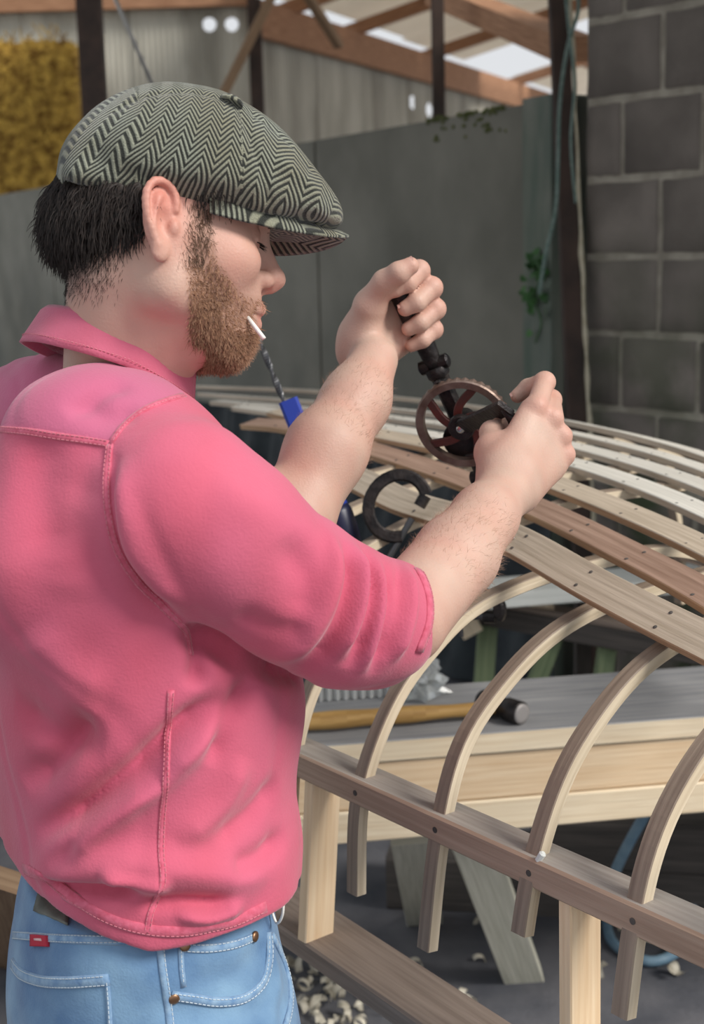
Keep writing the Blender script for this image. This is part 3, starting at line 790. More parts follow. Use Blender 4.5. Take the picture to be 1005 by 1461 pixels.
o = mesh('plastic_bag', vv, ff, mp); tag(o, 'crumpled clear plastic bag on the bench behind the hammer handle', 'plastic bag')

# ------------------------------------------------------------------ far trestle inside the hull, white plank on it
D2 = 3.9
ft = empty('trestle', P(800, 900, D2) * [1, 1, 0], 'old trestle with green stained legs behind the grey bench plank', 'trestle')
fa, fb = P(690, 872, D2), P(925, 915, D2 - .12); fd = unit(fb - fa); fz = lambda x, y: P(x, y, D2 - .12 * (x - 690) / 235)
bar('rail', fa - fd * .15, fb + fd * .5, .075, .06, M_darkw, ft); bar('rail_cap', fa - fd * .12 + ZU * .038, fb + fd * .5 + ZU * .038, .08, .015, M_plank, ft)
for (xa, ya, xb, yb, w) in ((697, 885, 692, 985, .04), (796, 895, 760, 1000, .036), (868, 915, 858, 1000, .036)):
    a_ = fz(xa, ya); b_ = fz(xb, yb); dx_ = (b_ - a_)[0] * a_[2] / .2; e = np.array([a_[0] + max(-.2, min(.2, dx_)), a_[1] + .04, 0]); bar('leg', a_, e, w * 1.3, .04, M_green, ft, up=np.array([0, 1, 0]))
e = P(832, 905, D2 + .15); bar('post', e + ZU * .0, e * [1, 1, 0], .045, .04, M_darkw, ft, up=np.array([0, 1, 0]))
for (xa, ya, xb, yb, w) in ((766, 845, 777, 880, .05), (905, 850, 935, 905, .07), (662, 880, 676, 905, .045)):
    bar('block', P(xa, ya, D2 - .06), P(xb, yb, D2 - .06), w * 1.3, .03, M_ply, ft, up=np.array([0, 1, 0]))
wp0, wp1 = P(655, 850, 3.76), P(960, 826, 3.86); wd_ = unit(wp1 - wp0); 
o = bar('plank', wp0 - wd_ * .25, wp1 + wd_ * .2, .18, .04, M_white, None); tag(o, 'white painted plank lying across the old trestle inside the hull', 'plank')
o = bar('sleeper', on_z(560, 1235, .07), on_z(1060, 1262, .07), .2, .14, M_darkw, None, c=.008, segs=4); tag(o, 'dark old timber baulk lying on the ground behind the trestle', 'timber')
o = bar('sleeper', on_z(760, 1180, .2), on_z(1100, 1195, .2), .2, .12, M_darkw, None, c=.008, segs=4); tag(o, 'dark timber baulk at the right, lying on top of another', 'timber')
# dark sheet added to darken the foot of the wall behind the boat
tv = []; tf_ = []; nt, nz_ = 120, 14
for j in range(nz_ + 1):
    for i in range(nt + 1):
        t = -.1 + 3.2 * i / nt; zt_ = .78 + .05 * math.sin(3.1 * t) + .03 * math.sin(9 * t)
        tv.append(WT0 * [1, 1, 0] + wdir * t + wnrm * (.10 + .03 * math.sin(13 * t + 1.5 * j / nz_) + .018 * math.sin(31 * t + j * .5) + .05 * (1 - j / nz_)) + ZU * (.01 + zt_ * j / nz_))
for j in range(nz_):
    for i in range(nt): q = j * (nt + 1) + i; tf_.append((q, q + 1, q + nt + 2, q + nt + 1))
o = mesh('dark_sheet', tv, tf_, mat('black_sheet', (.016, .022, .028), .6, col2=(.035, .045, .05), scale=9, bump=.8, bscale=30), None, True); tag(o, 'dark blue black sheet added to darken the foot of the concrete wall', 'dark_sheet')
# hose and rope
hp_ = [P(985, 1040, 3.05), P(940, 1130, 3.05), P(905, 1190, 3.06), on_z(872, 1262, .156), on_z(866, 1310, .02), on_z(880, 1350, .015), on_z(930, 1372, .015), on_z(975, 1350, .02), on_z(985, 1300, .05), on_z(1040, 1290, .02)]
o = MB().tube(catmull(hp_, 60), .012, 10).build('hose', M_hose, None, True); tag(o, 'pale blue hose trailing over the dark timber to the ground', 'hose')
# shavings, shells of curled wood
sm = []
for k in range(5):
    r = np.random.default_rng(100 + k); n = 14; tot = r.uniform(3.5, 6.5); w = r.uniform(.016, .028); R_ = r.uniform(.012, .022); vv = []; ff = []
    for i in range(n):
        t = i / (n - 1) * tot; q = R_ * (1 + .09 * t)
        for sgn in (-1, 1): vv.append((q * math.cos(t), sgn * w / 2 + .006 * t, R_ * 1.1 + q * math.sin(t)))
    for i in range(n - 1): ff.append((2 * i, 2 * i + 1, 2 * i + 3, 2 * i + 2))
    me = bpy.data.meshes.new('curl'); me.from_pydata(vv, [], ff); me.materials.append(M_shav); me.polygons.foreach_set('use_smooth', [True] * len(ff))
    z0 = min(v_[2] for v_ in vv)
    for v_ in me.vertices: v_.co.z -= z0
    sm.append(me)
spots = [(random.gauss(478, 50), random.gauss(1425, 26)) for _ in range(110)] + [(random.uniform(840, 990), random.uniform(1325, 1395)) for _ in range(40)] + \
        [(random.uniform(560, 720), random.uniform(1260, 1330)) for _ in range(14)] + [(random.uniform(600, 800), random.uniform(1330, 1450)) for _ in range(6)]
placed = []
sl0, sl1 = on_z(560, 1235, 0), on_z(1060, 1262, 0); hoseline = catmull(hp_, 40) * [1, 1, 0]; feet = [on_z(748, 1396, 0), on_z(606, 1312, 0)]
for k, (x, y) in enumerate(spots):
    q = on_z(x, y, 0)
    if y > 1520 or any(np.linalg.norm(q - w_) < .027 for w_ in placed) or any(np.linalg.norm(q - w_) < .10 for w_ in feet): continue
    if polydist(q[None], np.array([sl0, sl1]))[0][0] < .135 or polydist(q[None], hoseline)[0][0] < .042: continue
    placed.append(q)
    o = bpy.data.objects.new('wood_shaving', sm[k % 5]); COL.objects.link(o); o.location = Vector(on_z(x, y, .004)); o.rotation_euler = (random.uniform(-.5, .5), random.uniform(-.4, .4), random.uniform(0, 6.28))
    s_ = random.uniform(.45, .85); o.scale = (s_, s_, s_)
    side = 'below the cradle plank' if x < 580 else ('beside the pale upright at the right' if x > 820 else 'near the trestle legs')
    tag(o, 'curled pale wood shaving on the dark ground ' + side, 'wood shaving', 'wood shavings ' + side)
# tan timber standing at the left edge behind the man
o = bar('board', on_z(2, 1500, 0) + np.array([-.05, .35, 0]), P(-6, 1250, 1.95) + np.array([0, 0, .0]), .10, .03, M_brace, None, up=np.array([0, 1, 0])); tag(o, 'tan board standing behind the man at the left edge', 'board')

# ------------------------------------------------------------------ clamps
def gclamp(name, c, e1, e2, size, m, label, screw=1.0):
    """C frame in the plane e1 (towards the open side), e2 (screw axis): frame, screw, pad, tommy bar"""
    t = empty(name, c, label, 'clamp')
    th = np.linspace(math.radians(50), math.radians(310), 22)
    c = np.asarray(c, float); e3 = np.cross(e1, e2)
    arc = [c + size * (math.cos(a) * e1 * .9 + math.sin(a) * e2) for a in th]
    T = np.array([unit(x) for x in np.gradient(np.array(arc), axis=0)]); Nn = np.cross(T, e3)
    MB().sweep(arc, e3, Nn, rect(-.007, .007, -.009, .009, .003)).build('frame', m, t)
    MB().tube([arc[0] - e2 * .002, arc[0] - e2 * .02], .009, 12).build('anvil', m, t)
    MB().tube([arc[-1] + e2 * .03, arc[-1] - e2 * .06 * screw], .005, 10).build('screw', M_steelgrey, t)
    MB().tube([arc[-1] - e2 * .055 * screw - e1 * .03, arc[-1] - e2 * .055 * screw + e1 * .03], .003, 8).build('tommy_bar', M_steelgrey, t)
    return t
cv = unit(P(600, 760, 2.09) - P(545, 735, 2.09))
e1 = unit(RT * .85 - UP * .5); e2 = unit(UP * .85 + RT * .5)
gclamp('clamp', P(568, 722, 2.02), e1, e2, .046, M_iron, 'black iron G-clamp gripping the lath end between the forearms', 1.2)
gclamp('clamp', P(694, 868, 2.02), unit(-UP + RT * .1), unit(RT * .8 - FW * .5), .022, M_iron, 'small black clamp hanging under the bent rib near the sleeve', .5)
bc_ = empty('bar_clamp', P(482, 750, 2.05), 'bar clamp with blue jaw, its steel bar rising past the forearm', 'clamp')
q0, q1 = P(352, 440, 2.05), P(496, 800, 2.05); bt_ = unit(q1 - q0)
tq = np.linspace(0, 1, 90); tA = unit(np.cross(bt_, FW)); tB = np.cross(bt_, tA)
MB().sweep([q0 + bt_ * .035 + (q1 - q0 - bt_ * .035) * t for t in tq], [tA * math.cos(t * 26) + tB * math.sin(t * 26) for t in tq], [tB * math.cos(t * 26) - tA * math.sin(t * 26) for t in tq], rect(-.0048, .0048, -.0022, .0022, .0008)).build('bar', M_steelgrey, bc_)
jw = P(417, 592, 2.05); ja = unit(np.cross(bt_, FW)); 
MB().sweep([jw - bt_ * .022, jw - bt_ * .012, jw + bt_ * .014, jw + bt_ * .024], ja, FW, rect(-.012, .017, -.012, .012, .004)).build('jaw', M_blue, bc_)
jh = P(487, 748, 2.05); MB().tube([jh - bt_ * .026, jh - bt_ * .016, jh + bt_ * .01, jh + bt_ * .04], [.022, .0245, .023, .019], 10).build('grip', M_navy, bc_, True)
MB().tube([jh - bt_ * .034, jh - bt_ * .022], [.020, .0225], 10).build('grip_collar', M_blue, bc_, True)

# ------------------------------------------------------------------ hand drill
Q = P
da = P(564, 398, 1.67); db = P(737, 776, 1.815); ax = unit(db - da); LD_ = np.linalg.norm(db - da)      # handle end -> bit tip
def dpt(px, py):      # point of the drill axis nearest to a pixel row
    t = ((py - 398) / (776 - 398)); return da + (db - da) * t
dr = empty('hand_drill', db, 'old hand drill with spoked gear wheel held against the lath', 'hand drill')
wn_ = -FW * .86 - RT * .42 + UP * .1; wn_ = unit(wn_ - ax * (wn_ @ ax)); wt = np.cross(ax, wn_)
hs = lambda y: (dpt(0, y) - da) @ ax
MB().lathe(da, ax, [(-.004, .006), (-.001, .012), (.012, .0145), (.05, .0145), (.09, .0125), (.105, .0115), (.112, .0105), (.120, .011)], 18).build('handle', M_iron, dr, True)
MB().lathe(da, ax, [(.119, .0125), (.121, .0145), (.132, .0145), (.135, .0125)], 18).build('ferrule', M_iron, dr, True)
fr = MB(); f0 = hs(518); f1 = hs(690)
fr.sweep([da + ax * (f0 - .012), da + ax * (f0 + .005), da + ax * (hs(603)), da + ax * (f1 - .02), da + ax * f1], wn_, wt, rect(-.008, .008, -.010, .010, .003))
fr.lathe(da + ax * (f0 - .005), wt, [(-.020, .006), (-.018, .009), (.018, .009), (.020, .006)], 12)
fr.lathe(da + ax * (f0 + .018), wn_, [(-.012, .008), (.016, .008), (.018, .006)], 12)
fr.lathe(da + ax * (f1 - .018), wt, [(-.019, .007), (-.017, .010), (.017, .010), (.019, .007)], 14)
fr.build('frame', M_iron, dr)
wc = on_plane(661, 604, da + wn_ * .024, wn_); R_ = .0585
wh = MB(); n = 72; 
sec = [(R_ - .0105, -.004), (R_ - .0095, .0045), (R_ - .001, .005), (R_ + .0005, .003), (R_, -.0055), (R_ - .004, -.006)]
vv = []; ff = []
for i in range(n):
    t = 2 * math.pi * i / n; d_ = ax * math.cos(t) + wt * math.sin(t)
    for j, (r_, h_) in enumerate(sec):
        rr_ = r_ + (.0012 * (1 if i % 2 else -1) if j in (4, 5) else 0); vv.append(wc + d_ * rr_ + wn_ * h_)
for i in range(n):
    for j in range(6): ff.append((i * 6 + j, i * 6 + (j + 1) % 6, ((i + 1) % n) * 6 + (j + 1) % 6, ((i + 1) % n) * 6 + j))
gwh = MB().add(vv, ff).build('gear_wheel', M_rim, dr, False)
for k in range(5):
    t0 = math.radians(72 * k + 20); pts = []
    for i in range(10):
        q = i / 9; r_ = .008 + q * (R_ - .012); t = t0 + .95 * math.sin(q * math.pi * .5); pts.append(wc + (ax * math.cos(t) + wt * math.sin(t)) * r_)
    pts = np.array(pts); T = np.array([unit(x) for x in np.gradient(pts, axis=0)])
    MB().sweep(pts, np.cross(T, wn_), wn_, rect(-.0052, .0052, -.0025, .003, .001)).build('spoke', M_red, gwh)
MB().lathe(wc, wn_, [(-.02, .012), (.004, .012), (.006, .010), (.007, .006)], 20).build('hub', M_iron, gwh, True)
MB().lathe(da + ax * (hs(603) + .036) + wn_ * .004, ax, [(-.010, .010), (-.006, .018), (.008, .014), (.012, .009)], 18).build('pinion', M_iron, dr, True)
MB().lathe(da + ax * (hs(603) - .0) - wn_ * .02, wn_, [(-.004, .012), (0, .012)], 16).build('back_boss', M_iron, dr, True)
MB().lathe(da + ax * hs(690), ax, [(0, .007), (.006, .012), (.02, .0135), (.034, .013), (.046, .009), (.052, .005)], 18).build('chuck', M_iron, dr, True)
tw = catmull([da + ax * (hs(690) + .045), db], 30)
MB().tube(tw, [.0022 + .0005 * math.sin(i * 1.7) for i in range(28)] + [.0015, .0005], 8).build('drill_bit', M_bright, dr, True)

MB().lathe(wc + ax * .026 + wt * .010 - wn_ * .010, wn_, [(-.003, .026), (-.002, .028), (.002, .028), (.003, .026)], 28).build('gear_shield', M_iron, dr, True)

# ------------------------------------------------------------------ the man: frames
HD = 1.33; yaw, pit = math.radians(15), math.radians(7)
Hc = P(232, 345, HD)
cx_ = math.cos(yaw) * RT + math.sin(yaw) * FW; hl = -math.sin(yaw) * RT + math.cos(yaw) * FW
hx_ = math.cos(pit) * cx_ - math.sin(pit) * UP; hz = np.cross(hx_, hl)
HB = np.stack([hx_, hl, hz], 1)
def H(x, y, z): return Hc + hx_ * x + hl * y + hz * z
def toH(p): return (p - Hc) @ HB

# hands: wrist origin, x to the fingers, y to the thumb, z to the back of the hand
exL = unit(.74 * RT + .56 * UP + .22 * FW); ha = -ax; eyL = unit(ha - exL * (ha @ exL)); ezL = np.cross(eyL, exL)
gripL = dpt(0, 436); WLo = gripL - (exL * .069 - ezL * .028) * 1.06
exR = unit(.52 * RT + .66 * UP + .42 * FW); ez0 = -FW * .80 + RT * .50 + UP * .15; ezR = unit(ez0 - exR * (ez0 @ exR)); eyR = np.cross(ezR, exR)
WRo = P(726, 692, 1.50)
MCP0 = {'index': (.090, .027, .002), 'middle': (.094, .006, .004), 'ring': (.089, -.015, .003), 'pinky': (.080, -.033, -.001)}
LEN = {'index': (.044, .026, .022), 'middle': (.048, .030, .023), 'ring': (.044, .028, .023), 'pinky': (.035, .021, .021)}
FR = {'index': (.0105, .0095, .0088, .0072), 'middle': (.0108, .0098, .009, .0074), 'ring': (.0102, .0094, .0086, .007), 'pinky': (.0092, .0084, .0076, .0063)}
paint = []; wrinkles = []
SKIN = np.array([.55, .350, .275]); PINK = np.array([.60, .25, .19]); NAIL = np.array([.62, .33, .28])
nails = []
def hand(F, O, ex, ey, ez, curl, thumb, splay, w0=0.0, sc=1.0, fat=1.0, mx=1.0):
    MCP = {n_: (q[0] * mx, q[1] * (1.1 if fat > 1.15 else 1), q[2]) for n_, q in MCP0.items()}
    L = lambda q: O + (ex * q[0] + ey * q[1] + ez * q[2]) * sc
    # palm
    for n_, w_ in (('index', .0125), ('middle', .0125), ('ring', .012), ('pinky', .0115)):
        m = MCP[n_]; F.cone(L((.008, m[1] * .55 + w0, -.004)), L((m[0] - .004, m[1], m[2] - .007)), .0165 * sc, w_ * sc, .02)
    F.cone(L((.02, -.014 + w0, -.012)), L((.06, -.03, -.013)), .016 * sc, .0135 * sc, .018)       # heel of the hand
    F.cone(L((.015, .016 + w0, -.012)), L(np.array(thumb[0]) * [.75, .9, 1]), .017 * sc, .0165 * sc, .022)        # ball of the thumb
    for n_ in MCP0:
        a = 0; p = np.array(MCP[n_], float); s_ = splay * (MCP[n_][1] - .0) * 6; q = p + [0, 0, 0]; pts = [p]
        for c_, l_ in zip(curl[n_], LEN[n_]):
            a += math.radians(c_); d = np.array([math.cos(a), s_ * math.cos(a * .5), -math.sin(a)]); q = q + unit(d) * l_; pts.append(q)
        r = [x * fat * sc for x in FR[n_]]; W_ = [L(x) for x in pts]
        F.cone(W_[0], W_[1], r[0], r[1], .006); F.cone(W_[1], W_[2], r[1] * .97, r[2], .003); F.cone(W_[2], W_[3] - unit(W_[3] - W_[2]) * r[3], r[2] * .98, r[3], .003)
        F.cone(W_[1], W_[1] + ez * .0002, r[1] * 1.06, r[1] * 1.06, .004)
        paint.append((W_[1], .012, PINK, .5)); paint.append((W_[0] + ez * .008, .014, PINK, .4)); paint.append((W_[3], .010, PINK, .55))
        t = unit(W_[3] - W_[2]); back = unit(np.cross(np.cross(t, ey), t)); back = back * (1 if back @ (W_[2] - L((pts[2] * .6 + np.array([.075 * mx, MCP[n_][1], -.02]) * .4))) > 0 else -1)
        nails.append((W_[3] - t * r[3] * 1.15 + back * r[3] * .80, t, back, r[3] * .78))
    T_ = [L(x) for x in thumb]
    ft_ = sc * (fat * .5 + .5); F.cone(T_[0], T_[1], .0150 * ft_, .0122 * ft_, .012); F.cone(T_[1], T_[2], .0120 * ft_, .0112 * ft_, .005); F.cone(T_[2], T_[3], .0112 * ft_, .0088 * ft_, .003)
    paint.append((T_[3], .012, PINK, .6)); t = unit(T_[3] - T_[2]); bk = unit(ey - t * (ey @ t)); nails.append((T_[3] - t * .003 + bk * .0076 * ft_, t, bk, .007 * ft_))

B_ = Field()
# --- head
B_.ell(H(-.004, 0, .044), (.088, .072, .078), HB, .02)
B_.ell(H(.040, 0, -.022), (.052, .058, .078), HB, .03)
B_.ell(H(.048, 0, .050), (.044, .060, .040), HB, .03)
for s_ in (-1, 1):
    B_.cone(H(.006, s_ * .054, -.050), H(.070, s_ * .020, -.087), .017, .015, .02)
    B_.cone(H(.0, s_ * .058, -.01), H(.006, s_ * .054, -.052), .018, .017, .03)
    B_.ell(H(.058, s_ * .044, -.014), (.026, .018, .017), HB, .03)
    B_.cone(H(.086, s_ * .010, .032), H(.074, s_ * .042, .033), .0105, .008, .014)
B_.ell(H(.074, 0, -.087), (.017, .020, .015), HB, .02)
B_.ell(H(.074, 0, -.048), (.026, .030, .028), HB, .02)
B_.cone(H(.03, 0, -.08), H(.066, 0, -.09), .03, .013, .02)
for s_ in (-1, 1):
    B_.ell(H(.096, s_ * .034, .012), (.015, .016, .012), HB, .014, 's')
    B_.ell(H(.0735, s_ * .033, .013), (.0135, .0150, .0125), HB, .004)
    B_.cone(H(.0865, s_ * .022, .0065), H(.081, s_ * .045, .0075), .0028, .0024, .005)      # closed lid edge
B_.cone(H(.086, 0, .026), H(.108, 0, -.014), .0085, .0100, .012)
B_.ell(H(.1105, 0, -.0185), (.0115, .0112, .0095), HB, .008)
B_.cone(H(.098, 0, -.028), H(.108, 0, -.026), .007, .006, .006)
for s_ in (-1, 1):
    B_.ell(H(.0985, s_ * .0135, -.0225), (.0105, .0072, .0085), HB, .005)
    B_.ell(H(.1015, s_ * .0075, -.0325), (.006, .0036, .005), HB, .003, 's')
    B_.cone(H(.0995, 0, -.0495), H(.084, s_ * .024, -.056), .0055, .003, .006)
    B_.cone(H(.0965, 0, -.0645), H(.083, s_ * .023, -.058), .0065, .003, .006)
B_.ell(H(.083, 0, -.078), (.013, .022, .008), HB, .012)
for s_ in (-1, 1): B_.cone(H(.106, 0, -.0572), H(.090, s_ * .024, -.0575), .0012, .001, .003, 's')
# ears
for s_ in (-1, 1):
    eo = H(-.004, s_ * .076, .002); eb = unit(-hx_ * .90 + hl * s_ * .45); ev = unit(hz * .98 - hx_ * .17); ev = unit(ev - eb * (ev @ eb)); en = np.cross(eb, ev); en = en * np.sign(en @ (hl * s_))
    E = lambda a, b, c=0.0: eo + eb * a + ev * b + en * c
    B_.ell(E(.010, .003, -.001), (.0175, .0290, .0042), np.stack([eb, ev, en], 1), .006)
    out = [(-.004, .012), (-.002, .025), (.008, .034), (.020, .033), (.0275, .022), (.0265, .006), (.020, -.010), (.0135, -.022)]
    oc = catmull([E(a, b, .003) for a, b in out], 16); B_.chain(oc, np.linspace(.0034, .0036, 16), .0025)
    ah = catmull([E(a, b, .002) for a, b in ((.013, .021), (.0185, .012), (.0175, -.002), (.011, -.013))], 10); B_.chain(ah, [.0028] * 10, .004)
    B_.ell(E(.008, -.027, .001), (.0085, .0105, .0052), np.stack([eb, ev, en], 1), .006)     # lobe
    B_.ell(E(.0075, -.001, .006), (.0085, .0125, .0075), np.stack([eb, ev, en], 1), .004, 's')   # concha
    B_.ell(E(.0215, .012, .0065), (.0030, .016, .0042), np.stack([eb, ev, en], 1), .003, 's')
    B_.ell(E(-.003, -.004, .003), (.0048, .0068, .005), np.stack([eb, ev, en], 1), .004)   # tragus
    paint.append((E(.012, .02), .034, np.array([.62, .215, .165]), .75)); paint.append((E(.008, -.02), .02, np.array([.60, .27, .21]), .35))
# --- neck and trunk, mostly under the shirt
NB = P(172, 530, 1.365)
B_.cone(H(-.030, 0, -.035), NB, .0550, .0550, .03)
B_.cone(H(.018, 0, -.075), NB + RT * .030 - UP * .01, .028, .030, .03)
SR, SL = P(258, 706, 1.205), P(45, 600, 1.49)
ELR, ELL = P(572, 885, 1.30), P(415, 748, 1.55)
PV = P(212, 1365, 1.41)
B_.cone(NB - UP * .05, SR, .045, .045, .02).cone(NB - UP * .05, SL, .045, .045, .02)
MID = NB * .5 + PV * .5
B_.ell(NB * .70 + PV * .30, (.10, .09, .13), k=.03).cone(MID, PV, .09, .09, .03)
B_.chain([SR, P(400, 815, 1.235), ELR], [.05, .044, .038], .02)
B_.chain([ELR, P(652, 793, 1.385), P(692, 738, 1.445), WRo], [.0425, .0405, .0335, .0270], .012)
B_.cone(WRo - exR * .01, WRo + exR * .02, .026, .024, .02)
B_.chain([SL, P(230, 668, 1.52), ELL], [.05, .045, .040], .02)
B_.chain([ELL, P(466, 642, 1.585), P(508, 572, 1.630), P(534, 514, 1.668)], [.043, .0430, .0362, .0285], .025)
B_.cone(WLo - eyL * .018, WLo + exL * .02 - eyL * .01, .027, .025, .012)
TW = math.radians(30); tf = np.array([math.cos(TW), math.sin(TW), 0]); tl_ = np.array([-math.sin(TW), math.cos(TW), 0])
fR = PV - tl_ * .085; fL = PV + tl_ * .085
for f0_, dx in ((fR, -.02), (fL, .10)):
    kn = f0_ + tf * (dx + .03); kn[2] = .50; an = f0_ + tf * dx; an[2] = .09
    B_.chain([f0_ - ZU * .02, kn, an], [.055, .045, .036], .02); B_.cone(an - ZU * .045, an + tf * .13 - ZU * .055, .034, .028, .02)
cuL = {'index': (62, 92, 42), 'middle': (66, 94, 42), 'ring': (68, 95, 44), 'pinky': (70, 92, 46)}
thL = [(.036, .030, -.026), (.052, .046, -.046), (.066, .050, -.062), (.080, .050, -.066)]
hand(B_, WLo, exL, eyL, ezL, cuL, thL, .12, -.012, 1.06, 1.22, .86)
cuR = {'index': (22, 72, 42), 'middle': (40, 82, 48), 'ring': (55, 88, 48), 'pinky': (62, 86, 48)}
thR = [(.034, .028, -.026), (.060, .030, -.048), (.082, .020, -.062), (.096, .006, -.068)]
hand(B_, WRo, exR, eyR, ezR, cuR, thR, .4, 0, 1.05, 1.1)

man = empty('person', (PV[0], PV[1], 0), 'man in a pink denim shirt and tweed flat cap turning a hand drill', 'person')
bv, bq = surface(B_, np.array([-.75, .75, -.02]), np.array([.75, 2.1, 1.85]), .0022)
import time as _t
hp3 = toH(bv); bn_ = vnormals(bv, bq)
rn = np.random.default_rng(5)
colr = np.tile(SKIN, (len(bv), 1))
def wave(p, f, seed):
    r = np.random.default_rng(seed); o = 0
    for _ in range(5):
        k = r.normal(size=3); k /= np.linalg.norm(k); o = o + np.sin(p @ k * f * r.uniform(.7, 1.4) + r.uniform(0, 6.28))
    return o / 5
colr *= (1 + .05 * wave(bv, 60, 1) + .04 * wave(bv, 300, 2))[:, None]; colr *= 1 + np.stack([.0 * hp3[:, 0], -.09 * wave(bv, 75, 3) - .05 * wave(bv, 210, 4), -.10 * wave(bv, 75, 3) - .05 * wave(bv, 210, 4)], 1)
for c, r_, cc, a in paint:
    w_ = a * np.exp(-((np.linalg.norm(bv - c, axis=1) / r_) ** 2)); colr = colr * (1 - w_[:, None]) + cc * w_[:, None]
# nose, cheek redness, lips
for c, r_, cc, a in ((H(.108, 0, -.02), .022, np.array([.60, .25, .19]), .5), (H(.06, -.05, -.01), .035, np.array([.60, .27, .20]), .45), (H(.0955, 0, -.0575), .013, np.array([.45, .16, .13]), .8), (H(.078, -.035, .012), .018, np.array([.50, .23, .17]), .5)):
    w_ = a * np.exp(-((np.linalg.norm(bv - c, axis=1) / r_) ** 2)); colr = colr * (1 - w_[:, None]) + cc * w_[:, None]
def beard_mask(q):
    x, y, z = q[:, 0], np.abs(q[:, 1]), q[:, 2]
    line = np.where(x < .034, .036 - np.maximum(x - .016, 0) * .6, np.interp(x, [.034, .044, .06, .075, .09, .1], [.02, -.018, -.032, -.041, -.040, -.036]))
    m = np.clip((line - z) / .010, 0, 1) * np.clip((x - .006 + .30 * np.minimum(z + .03, .0)) / .020, 0, 1) * np.clip((z + .122) / .01, 0, 1)
    m *= np.clip((y - .027 + .9 * np.maximum(x - .05, 0) * 9) / .01, 0, 1)      # not inside the head
    lips = (x > .082) & (np.abs(z + .0575) < .0095) & (y < .025)
    m = np.where(lips, m * .1, m)
    return np.where(x > .02, m, m * (z < .03)) * (np.linalg.norm(q - [0, 0, 0], axis=1) < .16)
bm_ = beard_mask(hp3)
BEARD = np.array([.30, .16, .10])
w_ = .5 * bm_; colr = colr * (1 - w_[:, None]) + BEARD * w_[:, None]
# short dark hair fading on the nape
w_ = .75 * np.clip((-.055 - hp3[:, 0] + .3 * (hp3[:, 2] + .045)) / .02, 0, 1) * np.clip((hp3[:, 2] + .085) / .04, 0, 1) * (hp3[:, 2] < .05)
colr = colr * (1 - w_[:, None]) + np.array([.045, .03, .025]) * w_[:, None]
M_skin = mat('skin', (.6, .34, .25), .5, sss=.10, bump=.16, bscale=380, spec=.35)
nn = M_skin.node_tree.nodes; at = nn.new('ShaderNodeAttribute'); at.attribute_name = 'Col'; M_skin.node_tree.links.new(at.outputs['Color'], nn['Principled BSDF'].inputs['Base Color'])
body = qmesh('body', bv, bq, M_skin, man, np.clip(colr, 0, 1))
M_nail = mat('finger_nail', (.62, .36, .30), .3)
for c, t, b, r_ in nails:
    s_ = np.cross(t, b); vv = []; ff = []
    for i in range(5):
        for j in range(5):
            a_ = (j - 2) / 2 * 1.0; vv.append(c + t * ((i - 2) / 2 * r_ * 1.15) + s_ * (r_ * math.sin(a_) * (1 - .25 * (i == 0))) + b * (r_ * (math.cos(a_) - 1) * .8 + .0009))
    for i in range(4):
        for j in range(4): ff.append((i * 5 + j, i * 5 + j + 1, i * 5 + j + 6, i * 5 + j + 5))
    mesh('nail', vv, ff, M_nail, body, True)

# crank of the drill, its knob inside the right hand
kn0 = WRo + exR * .082 - ezR * .030
ke = kn0 + eyR * .046
MB().lathe(kn0 - eyR * .038, eyR, [(0, .006), (.004, .010), (.03, .0115), (.06, .0095), (.07, .006), (.084, .004)], 14).build('crank_knob', M_iron, dr, True)
c0 = wc + wn_ * .0105; cd_ = unit(ke - c0); cs = unit(np.cross(cd_, wn_))
MB().sweep([c0 - cd_ * .012, c0 - cd_ * .006, c0 + (ke - c0) * .5, ke + cd_ * .004, ke + cd_ * .009], cs, np.cross(cs, cd_), rect(-.0105, .0105, -.003, .003, .001)).lathe(c0, wn_, [(-.0035, .0165), (.003, .0165), (.004, .015)], 24).build('crank_arm', M_iron, dr)
MB().lathe(c0 + np.cross(cs, cd_) * .002 * np.sign(np.cross(cs, cd_) @ wn_), wn_, [(0, .0055), (.0035, .0055), (.0045, .004)], 14).build('crank_screw', M_bright, dr, True)
MB().lathe(wc + ax * .033 + wt * -.006 + wn_ * .0, wn_, [(-.02, .004), (.004, .004), (.006, .003)], 10).build('oiler', M_bright, dr, True)
MB().lathe(wc + ax * .027 + wt * -.02 + wn_ * .0, wn_, [(-.02, .002), (.003, .002), (.004, .001)], 8).build('rivet', M_bright, dr, True)
o = MB().tube([P(348, 446, 1.325), P(377, 483, 1.315)], [.0021, .0021], 10).build('paper_stick', M_stick, None, True); tag(o, 'thin white stick held between the lips of the man', 'stick')

